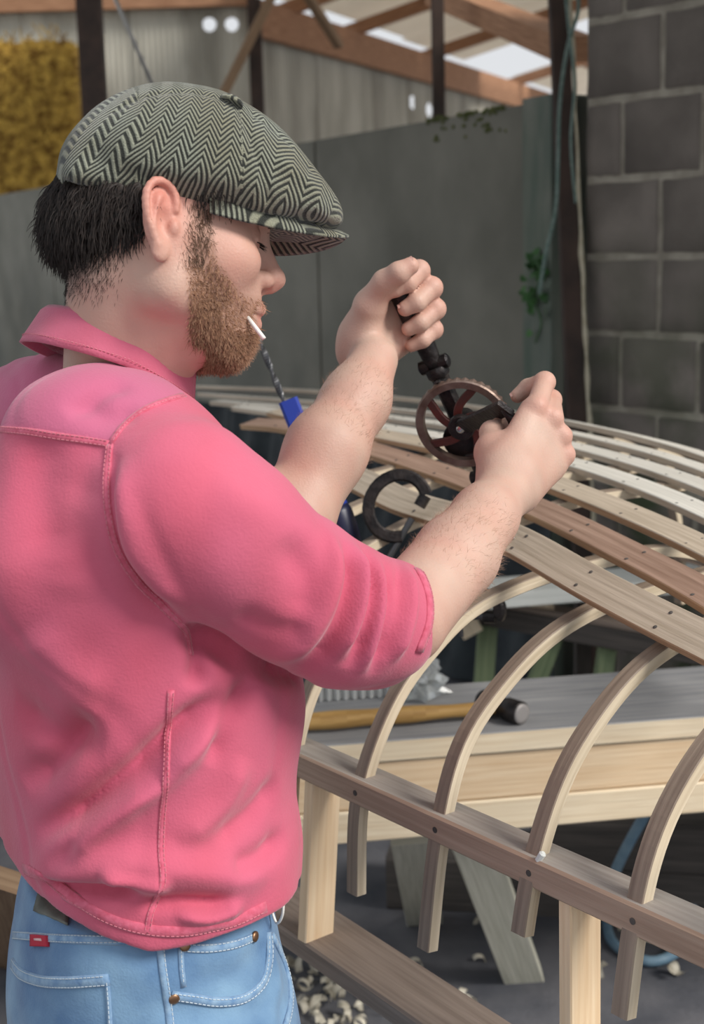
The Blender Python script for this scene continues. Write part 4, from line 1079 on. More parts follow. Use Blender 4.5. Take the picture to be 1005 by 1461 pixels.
# ------------------------------------------------------------------ clothing
def loft_field(F, rows, phi, k=.02, n=2.3, op='u'):
    """elliptic body: rows of (pixel y, left and right outline, distance, half width across the body); phi = heading"""
    zc = []; 
    for (y, l, r, d, a, ph) in rows:
        c = P((l + r) / 2, y, d); hw = (r - l) / 2 / FPX * d; b = math.sqrt(max(hw ** 2 - (a * math.sin(ph)) ** 2, .004)) / math.cos(ph)
        zc.append((c[2], c[0], c[1], a, b, ph))
    zc = np.array(sorted(zc)); zz = np.linspace(zc[0, 0], zc[-1, 0], 80)
    t = catmull(zc, 160); t = t[np.argsort(t[:, 0])]
    g = [np.interp(zz, t[:, 0], t[:, j]) for j in range(1, 6)]
    def fn(p):
        z = np.clip(p[:, 2], zz[0], zz[-1]); x0, y0, a, b, ph = [np.interp(z, zz, q) for q in g]
        dx, dy = p[:, 0] - x0, p[:, 1] - y0; f_ = dx * np.cos(ph) + dy * np.sin(ph); l_ = -dx * np.sin(ph) + dy * np.cos(ph)
        r = ((np.abs(l_) / a) ** n + (np.abs(f_) / b) ** n) ** (1 / n); d = (r - 1) * np.minimum(a, b)
        e = np.abs(p[:, 2] - z)
        return np.where(e > 0, np.sqrt(np.maximum(d, 0) ** 2 + e ** 2) + np.minimum(d, 0) * 0, d)
    c = np.array([zc[:, 1].mean(), zc[:, 2].mean(), (zz[0] + zz[-1]) / 2])
    return F.add(fn, c, math.hypot((zz[-1] - zz[0]) / 2, .3), op, k)
R30 = math.radians(30)
S_ = Field()
loft_field(S_, [(640, 10, 310, 1.36, .15, R30), (700, -28, 352, 1.365, .180, R30), (800, -38, 384, 1.372, .187, R30), (900, -36, 412, 1.38, .185, R30), (1000, -28, 428, 1.388, .178, R30),
                (1100, -12, 416, 1.396, .172, R30), (1200, 4, 424, 1.404, .172, R30), (1250, 11, 420, 1.408, .172, R30), (1290, 24, 402, 1.41, .165, R30), (1330, 36, 388, 1.413, .160, R30), (1380, 40, 384, 1.416, .158, R30)], R30, .03)
S_.chain([NB - UP * .040, P(215, 668, 1.285), SR + FW * .02], [.058, .066, .066], .03)
S_.chain([NB - UP * .048, P(90, 592, 1.44), SL - UP * .01], [.054, .058, .056], .03)
S_.cone(P(110, 640, 1.27), P(80, 800, 1.28), .07, .09, .06)                                      # shoulder blade
S_.chain([P(260, 728, 1.215), P(318, 768, 1.225), P(415, 838, 1.245), P(492, 880, 1.275), P(535, 893, 1.295)], [.0740, .0715, .0645, .0625, .0560], .02)
ce0, ce1 = P(572, 878, 1.315), P(722, 694, 1.50); cdir = unit(ce1 - ce0)
S_.cone(P(535, 888, 1.295), P(572, 864, 1.325), .0545, .0475, .015)
S_.chain([SL, P(230, 664, 1.515), P(330, 708, 1.535)], [.064, .060, .055], .03)
cend = P(578, 862, 1.33)
def halfspace(O, n):
    O = np.asarray(O, float); n = unit(n); return lambda p: (p - O) @ n
S_.cone(P(560, 890, 1.31) + cdir * .012, cend + cdir * .08, .0435, .0415, .004, 's')
S_.cone(NB - UP * .05, NB + UP * .1 + RT * .01, .0585, .0600, .006, 's')
hemz = P(240, 1338, 1.27)[2]
S_.add(lambda p: hemz + .004 * np.sin(9 * p[:, 0] + 7 * p[:, 1]) + .30 * np.maximum(-.19 - p[:, 0], 0) - p[:, 2], (0, 0, 0), 99, 'i', .006)
S_.add(lambda p: np.where(p[:, 0] - p[:, 0] == 0, np.where(np.linalg.norm(p - cend, axis=1) < .105, (p - cend) @ cdir - .006, -1.0), 0), cend, .11, 'i', .004)
sv, sq = surface(S_, np.array([-.75, .8, hemz - .03]), np.array([.35, 1.85, 1.6]), .0036)
sv = smooth(sv, sq, 2, .4); sn = vnormals(sv, sq)
tree = BVHTree.FromPolygons([tuple(x) for x in sv], [tuple(int(i) for i in q) for q in sq])
def hit(px, py, tr_=None, off=0.0):
    r = ray(px, py); h = (tr_ or tree).ray_cast(Vector(CAM), Vector(r))
    if h[0] is None: return None
    n = np.array(h[1]); n = n if n @ r < 0 else -n
    return np.array(h[0]) + n * off, n
def surfline(pts, n=None, tr_=None, off=0.0):
    """pixels -> points and normals on a garment"""
    px = catmull([(a, b) for a, b in pts], n or max(6, int(sum(math.hypot(pts[i + 1][0] - pts[i][0], pts[i + 1][1] - pts[i][1]) for i in range(len(pts) - 1)) / 9)))
    r = [hit(x, y, tr_, off) for x, y in px]; r = [q for q in r if q is not None]
    return np.array([q[0] for q in r]), np.array([q[1] for q in r])
# folds of the cloth: (outline in the picture, width, height); negative is a valley
FOLDS = [
 ([(478, 762), (500, 815), (497, 870), (470, 925), (425, 962)], .010, -.007), ([(462, 745), (480, 800), (475, 860), (445, 915), (395, 950)], .012, .006),
 ([(520, 776), (536, 840), (528, 900), (500, 958)], .010, -.008), ([(503, 770), (520, 830), (515, 890), (485, 945)], .009, .007),
 ([(548, 790), (560, 850), (552, 915), (530, 968)], .008, -.007), ([(534, 782), (548, 845), (541, 905), (515, 965)], .008, .006),
 ([(575, 800), (586, 850), (578, 905), (560, 950)], .007, .006), ([(566, 800), (573, 850), (566, 905), (548, 950)], .006, -.004),
 ([(330, 880), (400, 905), (450, 900)], .016, -.004), ([(300, 690), (380, 735), (450, 790)], .03, .004), ([(400, 770), (440, 830), (430, 890)], .018, -.004),
 ([(275, 905), (330, 932), (400, 958), (432, 968)], .012, -.012), ([(262, 890), (285, 930), (280, 985)], .014, -.006),
 ([(160, 640), (160, 720), (172, 785), (205, 835), (262, 893)], .008, -.006), ([(176, 650), (176, 720), (190, 775), (222, 822), (275, 870)], .014, .005),
 ([(330, 990), (260, 1040), (185, 1105), (110, 1165), (50, 1190)], .016, -.011), ([(345, 1010), (275, 1065), (200, 1130), (120, 1195), (50, 1230)], .018, .008),
 ([(255, 1080), (190, 1130), (130, 1190), (80, 1235)], .012, -.006), ([(370, 960), (330, 1020), (290, 1090)], .015, -.006), ([(120, 1010), (80, 1080), (30, 1120)], .02, -.008),
 ([(225, 1110), (160, 1165), (110, 1230)], .012, .004),
 ([(60, 1262), (110, 1272), (160, 1278), (205, 1268)], .008, -.009), ([(150, 1250), (200, 1262), (245, 1262)], .012, .007), ([(200, 1295), (260, 1285), (330, 1290)], .010, -.006),
 ([(250, 1300), (300, 1310), (350, 1296)], .009, .005), ([(30, 1240), (100, 1250), (180, 1235), (260, 1240), (340, 1250), (400, 1240)], .022, .006),
 ([(320, 1240), (370, 1225), (410, 1190)], .014, -.005), ([(300, 1200), (360, 1160), (400, 1110)], .016, -.004), ([(250, 1200), (310, 1150), (350, 1080)], .018, .004),
 ([(110, 560), (150, 590), (200, 590)], .014, -.004), ([(90, 590), (140, 560), (190, 550)], .012, -.004), ([(60, 620), (60, 700), (75, 800)], .03, -.005), ([(40, 900), (90, 960), (150, 990)], .03, .004),
 ([(20, 1000), (90, 1050), (150, 1060)], .022, -.004), ([(130, 700), (110, 780), (120, 860)], .03, .003),
]
fl = []
for pts, w_, a_ in FOLDS:
    q, _ = surfline(pts)
    if len(q) > 2: fl.append((q, w_ * (.72 if pts[0][1] > 880 else .85), a_ * (2.1 if pts[0][1] > 880 else 1.5)))
dsp = np.zeros(len(sv)); wvec = np.stack([.006 * wave(sv, 42, 81 + k) for k in range(3)], 1)
for q, w_, a_ in fl:
    c = q.mean(0); rr_ = np.linalg.norm(q - c, axis=1).max() + 3 * w_; m = np.linalg.norm(sv - c, axis=1) < rr_
    d, t = polydist(sv[m] + wvec[m], q); dsp[m] += a_ * np.exp(-(d / w_) ** 2) * np.clip(np.minimum(t, 1 - t) * 5 + .05, 0, 1)
# fine crumpling everywhere
dsp += .0013 * wave(sv, 55, 31) + .0008 * wave(sv * [1, 1, .6], 130, 32) - .0016 * np.maximum(0, 1 - np.abs(wave(sv * [1.0, 1.0, .8], 34, 33)) / .12)
sv = sv + sn * dsp[:, None]; sv = smooth(sv, sq, 1, .4); sn = vnormals(sv, sq)
tree = BVHTree.FromPolygons([tuple(x) for x in sv], [tuple(int(i) for i in q) for q in sq])

def cloth(name, c1, c2, wv=1400, bump=.25, scale=9, sheen=.25, lo=.3, hi=.7):
    m = mat(name, c1, .85, col2=c2, scale=scale, bump=0, sheen=sheen, spec=.2, detail=7, lo=lo, hi=hi)
    n = m.node_tree.nodes; l = m.node_tree.links; b = n['Principled BSDF']; t = n.new('ShaderNodeTexCoord')
    ns = n.new('ShaderNodeTexNoise'); ns.inputs['Scale'].default_value = 420; ns.inputs['Detail'].default_value = 3; l.new(t.outputs['Object'], ns.inputs[0])
    n2 = n.new('ShaderNodeTexNoise'); n2.inputs['Scale'].default_value = 45; n2.inputs['Detail'].default_value = 4; l.new(t.outputs['Object'], n2.inputs[0])
    a1 = n.new('ShaderNodeMath'); a1.operation = 'MULTIPLY_ADD'; a1.inputs[1].default_value = 1.4; l.new(n2.outputs[0], a1.inputs[0]); l.new(ns.outputs[0], a1.inputs[2])
    bp = n.new('ShaderNodeBump'); bp.inputs['Strength'].default_value = bump; bp.inputs['Distance'].default_value = .002; l.new(a1.outputs[0], bp.inputs['Height']); l.new(bp.outputs[0], b.inputs['Normal'])
    return m
M_shirt = cloth('pink_denim', (.52, .080, .13), (.62, .12, .185))
M_seam = cloth('pink_seam', (.66, .15, .23), (.52, .085, .14), scale=160)
M_yoke = cloth('faded_pink_denim', (.52, .11, .17), (.60, .15, .24))
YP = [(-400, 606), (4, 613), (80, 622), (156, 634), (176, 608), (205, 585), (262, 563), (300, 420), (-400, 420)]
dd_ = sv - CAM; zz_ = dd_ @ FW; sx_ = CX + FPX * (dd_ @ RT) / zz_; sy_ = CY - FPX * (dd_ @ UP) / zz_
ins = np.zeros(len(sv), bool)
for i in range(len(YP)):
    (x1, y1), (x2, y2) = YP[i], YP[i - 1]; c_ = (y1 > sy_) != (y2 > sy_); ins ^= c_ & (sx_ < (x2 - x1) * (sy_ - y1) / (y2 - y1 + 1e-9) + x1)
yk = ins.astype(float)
wear = np.clip(.5 + .5 * wave(sv, 38, 71) + .35 * wave(sv * [1, 1, .5], 90, 72), 0, 1)
crest = np.clip(dsp / .006, -1, 1)                      # worn pale along the creases
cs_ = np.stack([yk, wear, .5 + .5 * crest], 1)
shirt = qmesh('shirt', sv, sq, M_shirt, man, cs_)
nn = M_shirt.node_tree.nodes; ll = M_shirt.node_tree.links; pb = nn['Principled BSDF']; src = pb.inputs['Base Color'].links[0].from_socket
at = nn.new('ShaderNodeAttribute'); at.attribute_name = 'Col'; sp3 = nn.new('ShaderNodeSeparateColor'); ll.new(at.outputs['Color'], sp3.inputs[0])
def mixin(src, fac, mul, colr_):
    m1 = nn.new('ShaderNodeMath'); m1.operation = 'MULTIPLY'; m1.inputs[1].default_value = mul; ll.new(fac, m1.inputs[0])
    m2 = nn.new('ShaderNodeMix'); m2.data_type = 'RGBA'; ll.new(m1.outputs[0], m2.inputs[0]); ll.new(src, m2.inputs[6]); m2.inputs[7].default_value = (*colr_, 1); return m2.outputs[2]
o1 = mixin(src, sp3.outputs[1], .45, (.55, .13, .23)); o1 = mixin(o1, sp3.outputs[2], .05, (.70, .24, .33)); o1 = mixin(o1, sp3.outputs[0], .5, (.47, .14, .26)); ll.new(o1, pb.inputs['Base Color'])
# yoke tint: fade plus sky reflection put into the colour, above the back seam
YK = [(0, 612), (80, 622), (156, 634), (172, 612), (205, 585), (262, 563)]

def ribbon(name, pts, w, m, parent, h=.0012, tr_=None, off=.0004, st=None):
    q, n = surfline(pts, None, tr_, 0)
    if len(q) < 3: return None
    T = np.array([unit(x) for x in np.gradient(q, axis=0)]); n = np.array([unit(x) for x in (n + np.roll(n, 1, 0) + np.roll(n, -1, 0))]); n[0] = n[1]; n[-1] = n[-2]
    A = np.array([unit(np.cross(a, b)) for a, b in zip(T, n)])
    o = MB().sweep(q, A, n, [(-w / 2, -.001), (w / 2, -.001), (w / 2 * .8, h), (0, h * 1.25), (-w / 2 * .8, h)]).build(name, m, parent, True)
    if st is not None:           # two rows of stitches
        mb = MB()
        for off_ in st:
            s_ = np.concatenate([[0], np.cumsum(np.linalg.norm(np.diff(q, axis=0), axis=1))])
            for d in np.arange(.002, s_[-1] - .004, .0042):
                g = lambda x: np.array([np.interp(x, s_, (q + A * off_ + n * (h + .0004))[:, k_]) for k_ in range(3)])
                mb.tube([g(d), g(d + .0028)], .00045, 4)
        tag(mb.build('stitching', M_stitch, o), kind='stuff')
    return o
M_stitch = mat('pale_thread', (.60, .20, .25), .8)
ribbon('seam', [(-26, 610), (4, 613), (40, 616), (80, 622), (120, 628), (156, 634)], .0075, M_seam, shirt, .0012, None, 0, (-.0022, .0022))
ribbon('seam', [(262, 564), (235, 572), (205, 585), (176, 608), (157, 634)], .007, M_seam, shirt, .0014, None, 0, (-.002,))
ribbon('seam', [(157, 634), (152, 690), (156, 740), (168, 785), (195, 828), (235, 868), (265, 900), (272, 935)], .008, M_seam, shirt, .0013, None, 0, (-.0024, .0024))
ribbon('seam', [(244, 985), (240, 1040), (238, 1100), (232, 1160), (230, 1215), (232, 1260), (216, 1300), (210, 1332)], .007, M_seam, shirt, .0011, None, 0, (-.0022, .0022))
ribbon('hem', [(34, 1240), (66, 1254), (105, 1282), (155, 1311), (210, 1327), (270, 1329), (330, 1317), (380, 1294)], .012, M_seam, shirt, .0012, None, 0, (.0035,))
ribbon('cuff_edge', [(577, 790), (600, 818), (612, 850), (612, 890), (598, 930)], .012, M_seam, shirt, .0018, None, 0, (-.004,))
# collar: stand and turned-down fall round the neck
col = MB(); ncol = 60
nc = P(158, 506, 1.365); fwdc = unit(RT * math.cos(R30 * .8) + FW * math.sin(R30 * .8) - UP * .29); latc = unit(np.cross(np.cross(fwdc, unit(-RT * .2 + FW)), fwdc)); upc = np.cross(fwdc, latc); upc = upc * np.sign(upc[2])
prof = [(.060, -.010, .0), (.0605, .012, 0), (.0625, .0225, .0), (.0665, .0255, 0), (.0705, .020, 0), (.0775, -.008, 0), (.0790, -.0150, 0), (.0760, -.0150, 0), (.070, .010, 0), (.0655, .0195, 0)]
vv = []; ff = []
for i in range(ncol + 1):
    t = math.radians(22 + 316 * i / ncol); c_, s_ = math.cos(t), math.sin(t); fr_ = max(c_, 0)
    for (r_, h_, _) in prof:
        h2 = h_ * (1 - .25 * fr_) if h_ > 0 else h_ * (1 + 1.6 * fr_)
        r2 = r_ * (1 + .10 * fr_) + .0009 * math.sin(9 * t) * (h_ < .01)
        vv.append(nc + fwdc * (r2 * c_ * 1.08) + latc * (r2 * s_ * 1.02) + upc * h2)
k_ = len(prof)
for i in range(ncol):
    for j in range(k_): ff.append((i * k_ + j, i * k_ + (j + 1) % k_, (i + 1) * k_ + (j + 1) % k_, (i + 1) * k_ + j))
ff.append(tuple(range(k_))); ff.append(tuple(ncol * k_ + j for j in range(k_))[::-1])
collar = MB().add(vv, ff).build('collar', M_yoke, shirt, True)
mb = MB()
for i in range(ncol * 2):
    t = math.radians(22 + 316 * i / (ncol * 2)); fr_ = max(math.cos(t), 0)
    q = lambda t_: nc + fwdc * ((.0788) * (1 + .10 * fr_) * math.cos(t_) * 1.08) + latc * (.0788 * (1 + .10 * fr_) * math.sin(t_) * 1.02) + upc * (-.008 * (1 + 1.6 * fr_))
    mb.tube([q(t), q(t + .028)], .0005, 4)
tag(mb.build('stitching', M_stitch, collar), kind='stuff')

# jeans
J_ = Field(); R25 = math.radians(24)
loft_field(J_, [(1235, 34, 372, 1.405, .150, R25), (1280, 24, 385, 1.408, .158, R25), (1340, 15, 396, 1.415, .166, R25), (1400, 10, 414, 1.42, .172, R25), (1461, 14, 420, 1.43, .178, R25), (1560, 22, 410, 1.45, .182, R25)], R25, .02)
ctop = P(205, 1240, 1.405)[2]
for f0_, dx in ((fR, -.02), (fL, .10)):
    kn = f0_ + tf * (dx + .03); kn[2] = .50; an = f0_ + tf * dx; an[2] = .10
    J_.chain([f0_ + ZU * -.10, f0_ * .5 + kn * .5, kn, an], [.105, .098, .082, .072], .04)
J_.add(lambda p: np.abs(p[:, 2] - (ctop + .055) / 2) - (ctop - .055) / 2, (0, 0, 0), 99, 'i', .004)
jv, jq = surface(J_, np.array([-.6, 1.05, .03]), np.array([.3, 1.85, 1.12]), .005)
jv = smooth(jv, jq, 2, .4); jn = vnormals(jv, jq)
jt = BVHTree.FromPolygons([tuple(x) for x in jv], [tuple(int(i) for i in q) for q in jq])
dsp = .0012 * wave(jv, 45, 41) + .0008 * wave(jv, 110, 42)
for pts, w_, a_ in (([(290, 1400), (340, 1390), (380, 1350)], .014, -.004), ([(250, 1440), (320, 1450), (400, 1440)], .014, -.004), ([(80, 1380), (150, 1370), (220, 1385)], .02, .003), ([(380, 1340), (395, 1400), (390, 1450)], .010, .004)):
    q, _ = surfline(pts, None, jt); d, t = polydist(jv, q); dsp += a_ * np.exp(-(d / w_) ** 2)
jv = jv + jn * dsp[:, None]
jt = BVHTree.FromPolygons([tuple(x) for x in jv], [tuple(int(i) for i in q) for q in jq])
M_jean = cloth('light_blue_denim', (.075, .16, .31), (.21, .35, .50), scale=12, lo=.34, hi=.68)
M_jseam = cloth('pale_denim_seam', (.27, .40, .54), (.13, .24, .41), scale=120)
M_leather = mat('grey_leather', (.10, .105, .09), .7, col2=(.17, .17, .145), scale=40, bump=.3)
M_redtab = mat('red_tab', (.42, .02, .045), .7)
M_copper = mat('copper_rivet', (.30, .17, .10), .4, .9)
M_jst = mat('pale_blue_thread', (.55, .62, .66), .8)
jeans = qmesh('jeans', jv, jq, M_jean, man)
M_stitch_keep = M_stitch; M_stitch = M_jst
RB = lambda *a, **k: ribbon(*a, tr_=jt, **k)
RB('waistband_seam', [(20, 1334), (70, 1338), (130, 1341), (190, 1342), (240, 1341)], .009, M_jseam, jeans, h=.0016, st=(-.003, .003))
RB('side_seam', [(228, 1338), (232, 1380), (238, 1420), (243, 1460), (246, 1490)], .008, M_jseam, jeans, h=.0018, st=(-.0026,))
RB('pocket_edge', [(18, 1374), (28, 1388), (50, 1398), (90, 1402), (130, 1400), (156, 1398)], .012, M_jseam, jeans, h=.0018, st=(-.004, .004))
RB('pocket_edge', [(153, 1398), (155, 1425), (157, 1461), (158, 1490)], .005, M_jseam, jeans, h=.0016, st=(0.0,))
RB('coin_pocket_edge', [(258, 1352), (300, 1353), (340, 1346), (366, 1335)], .009, M_jseam, jeans, h=.0016, st=(-.003, .003))
RB('coin_pocket_edge', [(258, 1352), (259, 1380), (262, 1408)], .006, M_jseam, jeans, h=.0014, st=(0.0,))
RB('pocket_edge', [(244, 1420), (275, 1425), (315, 1430), (350, 1424), (374, 1404), (384, 1370), (383, 1330)], .010, M_jseam, jeans, h=.0020, st=(-.003, .003))
RB('pocket_edge', [(388, 1335), (404, 1370), (414, 1410), (411, 1450), (403, 1475)], .008, M_jseam, jeans, h=.0022, st=(-.002,))
def patch(name, cs, m, parent, tr_, h=.0022, n=8):
    """a small flat piece of cloth or leather lying on the garment, from its 4 corner pixels"""
    (a, b, c, d) = [np.array(q, float) for q in cs]; v = []; f = []
    for lay in (h, -.001):
        for j in range(n + 1):
            for i in range(n + 1):
                u_, w_ = i / n, j / n; q = (a * (1 - u_) + b * u_) * (1 - w_) + (d * (1 - u_) + c * u_) * w_; X, N = hit(q[0], q[1], tr_); v.append(X + N * lay)
    o_ = (n + 1) ** 2
    for j in range(n):
        for i in range(n):
            q = j * (n + 1) + i; f.append((q, q + n + 1, q + n + 2, q + 1)); f.append((o_ + q, o_ + q + 1, o_ + q + n + 2, o_ + q + n + 1))
    bd_ = [i for i in range(n)] + [i * (n + 1) + n for i in range(n)] + [n * (n + 1) + i for i in range(n, 0, -1)] + [i * (n + 1) for i in range(n, 0, -1)]
    for i in range(len(bd_)): p_, q_ = bd_[i], bd_[(i + 1) % len(bd_)]; f.append((p_, q_, o_ + q_, o_ + p_))
    return MB().add(v, f).build(name, m, parent, True)
patch('leather_patch', [(54, 1276), (99, 1302), (97, 1321), (50, 1300)], M_leather, jeans, jt)['label'] = 'small grey leather patch at the back of the waistband'
tb = patch('red_tab', [(48, 1333), (71, 1335), (71, 1351), (48, 1350)], M_redtab, jeans, jt, .004); tb['label'] = 'small red cloth tab with a white mark'
patch('tab_mark', [(54, 1339), (64, 1339), (65, 1343), (55, 1342)], mat('tab_thread', (.7, .45, .45), .8), tb, jt, .0046, 3)
patch('belt_loop', [(172, 1334), (190, 1335), (190, 1345), (172, 1344)], M_jseam, jeans, jt, .004, 4)
for (x, y) in ((263, 1349), (362, 1336), (248, 1424)):
    q, n_ = hit(x, y, jt); MB().lathe(q + n_ * .001, n_, [(0, .0052), (.0015, .0052), (.0025, .0035), (.0028, .001)], 14).build('rivet', M_copper, jeans, True)
M_stitch = M_stitch_keep
# shoes, out of the frame
M_shoe = mat('brown_leather_shoe', (.08, .045, .03), .5, col2=(.12, .07, .045), scale=20)
for f0_, dx in ((fR, -.02), (fL, .10)):
    an = f0_ + tf * dx; F_ = Field(); an[2] = .05
    F_.cone(an + ZU * .045 - tf * .02, an - tf * .03, .05, .045, .02).cone(an - tf * .03, an + tf * .16 - ZU * .005, .046, .042, .03)
    F_.add(lambda p: .004 - p[:, 2], (0, 0, 0), 99, 'i', .004)
    v_, q_ = surface(F_, an - np.array([.25, .25, .06]), an + np.array([.25, .25, .12]), .007); qmesh('shoe', v_, q_, M_shoe, man)
o = MB().tube(catmull([P(392, 1262, 1.34), P(402, 1275, 1.33), P(404, 1300, 1.33), P(394, 1316, 1.345), P(388, 1300, 1.35)], 30), .0014, 6).build('cord', M_stick, jeans, True); o['label'] = 'thin white cord hanging at the front of the waist'

# ------------------------------------------------------------------ flat cap
def X_(px): return (px - 232) / (FPX / HD) / math.cos(yaw)
def Z_(py): return (345 - py) / (FPX / HD)
CB = np.stack([cx_, hl, UP], 1)
cst = np.array([(X_(a), Z_(t), Z_(b), w_) for a, t, b, w_ in [(88, 255, 276, .030), (94, 226, 290, .056), (110, 198, 297, .070), (135, 170, 300, .078), (180, 141, 302, .089), (235, 125, 304, .094), (295, 129, 310, .094), (345, 149, 320, .088), (400, 192, 325, .078), (435, 230, 326, .066), (462, 262, 322, .052), (476, 284, 316, .036), (482, 298, 309, .018)]])
cc_ = catmull(cst, 120); cc_ = cc_[np.argsort(cc_[:, 0])]
C_F = Field()
def capfn(p):
    q = (p - Hc) @ CB; x = np.clip(q[:, 0], cc_[0, 0], cc_[-1, 0]); zt = np.interp(x, cc_[:, 0], cc_[:, 1]); zb_ = np.interp(x, cc_[:, 0], cc_[:, 2]); w_ = np.interp(x, cc_[:, 0], cc_[:, 3])
    zm = zb_ + (zt - zb_) * .36; hz_ = np.where(q[:, 2] > zm, zt - zm, zm - zb_); n = np.where(q[:, 2] > zm, 2.15, 3.6)
    r = ((np.abs(q[:, 1]) / w_) ** n + (np.abs(q[:, 2] - zm) / np.maximum(hz_, .004)) ** n) ** (1 / n); d = (r - 1) * np.minimum(w_, np.maximum(hz_, .004)) * .8
    e = np.abs(q[:, 0] - x); return np.where(e > 0, np.sqrt(np.maximum(d, 0) ** 2 + e ** 2), d)
C_F.add(capfn, Hc + UP * .05 + cx_ * .03, .19, 'u', .004)
kv, kq = surface(C_F, Hc - np.array([.22, .22, .1]), Hc + np.array([.25, .25, .22]), .0024)
kv = smooth(kv, kq, 6, .5); kn_ = vnormals(kv, kq)
kt = BVHTree.FromPolygons([tuple(x) for x in kv], [tuple(int(i) for i in q) for q in kq])
q3 = (kv - Hc) @ CB; dsp = .0016 * wave(kv, 48, 51) + .0006 * wave(kv, 140, 52)
for pts, w_, a_ in (([(93, 262), (130, 272), (190, 281), (264, 296), (340, 305), (400, 318), (450, 322)], .005, -.0055), ([(95, 250), (130, 258), (190, 266), (264, 280), (340, 290), (400, 302)], .010, .004),
                    ([(336, 147), (352, 180), (366, 220), (378, 260), (386, 300)], .0035, -.0022), ([(345, 152), (385, 178), (420, 210), (455, 255)], .004, -.002), ([(330, 146), (270, 132), (200, 140), (140, 172)], .004, -.0018),
                    ([(400, 230), (440, 262), (462, 300)], .008, .003), ([(120, 210), (160, 240), (230, 262)], .012, -.003)):
    q, _ = surfline(pts, None, kt)
    if len(q) > 2: d, t = polydist(kv, q); dsp += a_ * np.exp(-(d / w_) ** 2) * np.clip(np.minimum(t, 1 - t) * 7 + (.0 if abs(a_) < .003 else .6), 0, 1)
kv = kv + kn_ * dsp[:, None]
kt = BVHTree.FromPolygons([tuple(x) for x in kv], [tuple(int(i) for i in q) for q in kq])

def tweed(name):
    """woven herringbone from the UV map in metres: zigzag twill columns, pale olive on dark green"""
    m = bpy.data.materials.new(name); m.use_nodes = True; n = m.node_tree.nodes; l = m.node_tree.links; b = n['Principled BSDF']
    b.inputs['Roughness'].default_value = .95; b.inputs['Specular IOR Level'].default_value = .1; b.inputs['Sheen Weight'].default_value = .3
    uvn = n.new('ShaderNodeUVMap'); sep = n.new('ShaderNodeSeparateXYZ'); nz = n.new('ShaderNodeTexNoise'); nz.inputs['Scale'].default_value = 90
    tcx = n.new('ShaderNodeTexCoord'); l.new(tcx.outputs['Object'], nz.inputs['Vector'])
    l.new(uvn.outputs[0], sep.inputs[0])
    def M_(op, a, b_=None, c=None):
        q = n.new('ShaderNodeMath'); q.operation = op
        for i, v in enumerate((a, b_, c)):
            if v is None: continue
            if isinstance(v, (int, float)): q.inputs[i].default_value = v
            else: l.new(v, q.inputs[i])
        return q.outputs[0]
    CW, SP = .0165, .0074                      # column width, stripe repeat
    tri = M_('PINGPONG', sep.outputs[0], CW)
    ph = M_('ADD', sep.outputs[1], M_('MULTIPLY', tri, 1.15))
    ph = M_('ADD', ph, M_('MULTIPLY', M_('SUBTRACT', nz.outputs['Fac'], .5), .0016))
    s_ = M_('SINE', M_('MULTIPLY', ph, 2 * math.pi / SP))
    r = n.new('ShaderNodeMapRange'); r.inputs['From Min'].default_value = -.45; r.inputs['From Max'].default_value = .45; l.new(s_, r.inputs[0])
    n2 = n.new('ShaderNodeTexNoise'); n2.inputs['Scale'].default_value = 700; l.new(tcx.outputs['Object'], n2.inputs['Vector'])
    n3 = n.new('ShaderNodeTexNoise'); n3.inputs['Scale'].default_value = 16; l.new(tcx.outputs['Object'], n3.inputs['Vector'])
    rc = n.new('ShaderNodeValToRGB'); rc.color_ramp.elements[0].color = (.23, .215, .145, 1); rc.color_ramp.elements[1].color = (.265, .28, .22, 1); rc.color_ramp.elements[0].position = .35; rc.color_ramp.elements[1].position = .65; l.new(n3.outputs[0], rc.inputs[0])
    mx = n.new('ShaderNodeMix'); mx.data_type = 'RGBA'; l.new(r.outputs[0], mx.inputs[0]); mx.inputs[6].default_value = (.03, .032, .027, 1); l.new(rc.outputs[0], mx.inputs[7])
    hs = n.new('ShaderNodeHueSaturation'); vr = n.new('ShaderNodeMapRange'); vr.inputs['To Min'].default_value = .6; vr.inputs['To Max'].default_value = 1.4; l.new(n2.outputs[0], vr.inputs[0]); l.new(vr.outputs[0], hs.inputs['Value']); l.new(mx.outputs[2], hs.inputs['Color']); l.new(hs.outputs[0], b.inputs['Base Color'])
    bp = n.new('ShaderNodeBump'); bp.inputs['Strength'].default_value = .5; bp.inputs['Distance'].default_value = .0015; l.new(M_('ADD', s_, M_('MULTIPLY', n2.outputs[0], 2.0)), bp.inputs['Height']); l.new(bp.outputs[0], b.inputs['Normal'])
    return m
M_tweed = tweed('herringbone_tweed')
capo = qmesh('flat_cap', kv, kq, M_tweed, man); capo['label'] = 'green grey herringbone tweed flat cap'
def capuv(v):
    q = (v - Hc) @ CB; th = np.arctan2(q[:, 2] - .02, np.abs(q[:, 1]) + 1e-6); arc = .095 * th
    x = q[:, 0]; ay = np.abs(q[:, 1]); u_ = x * (1 - 2.2 * np.maximum(q[:, 2] - .02, 0) * (x > .06)) - .7 * q[:, 2] * np.clip((.09 - x) / .12, 0, 1) - .55 * np.maximum(.085 - ay, 0) * (x < -.03); return np.stack([u_, 1.1 * q[:, 2] - .75 * ay + .18 * x], 1)
def setuv(o, uvv):
    ul = o.data.uv_layers.new(name='UVMap'); li = np.empty(len(o.data.loops), np.int32); o.data.loops.foreach_get('vertex_index', li); ul.data.foreach_set('uv', uvv[li].astype(np.float32).ravel())
setuv(capo, capuv(kv))
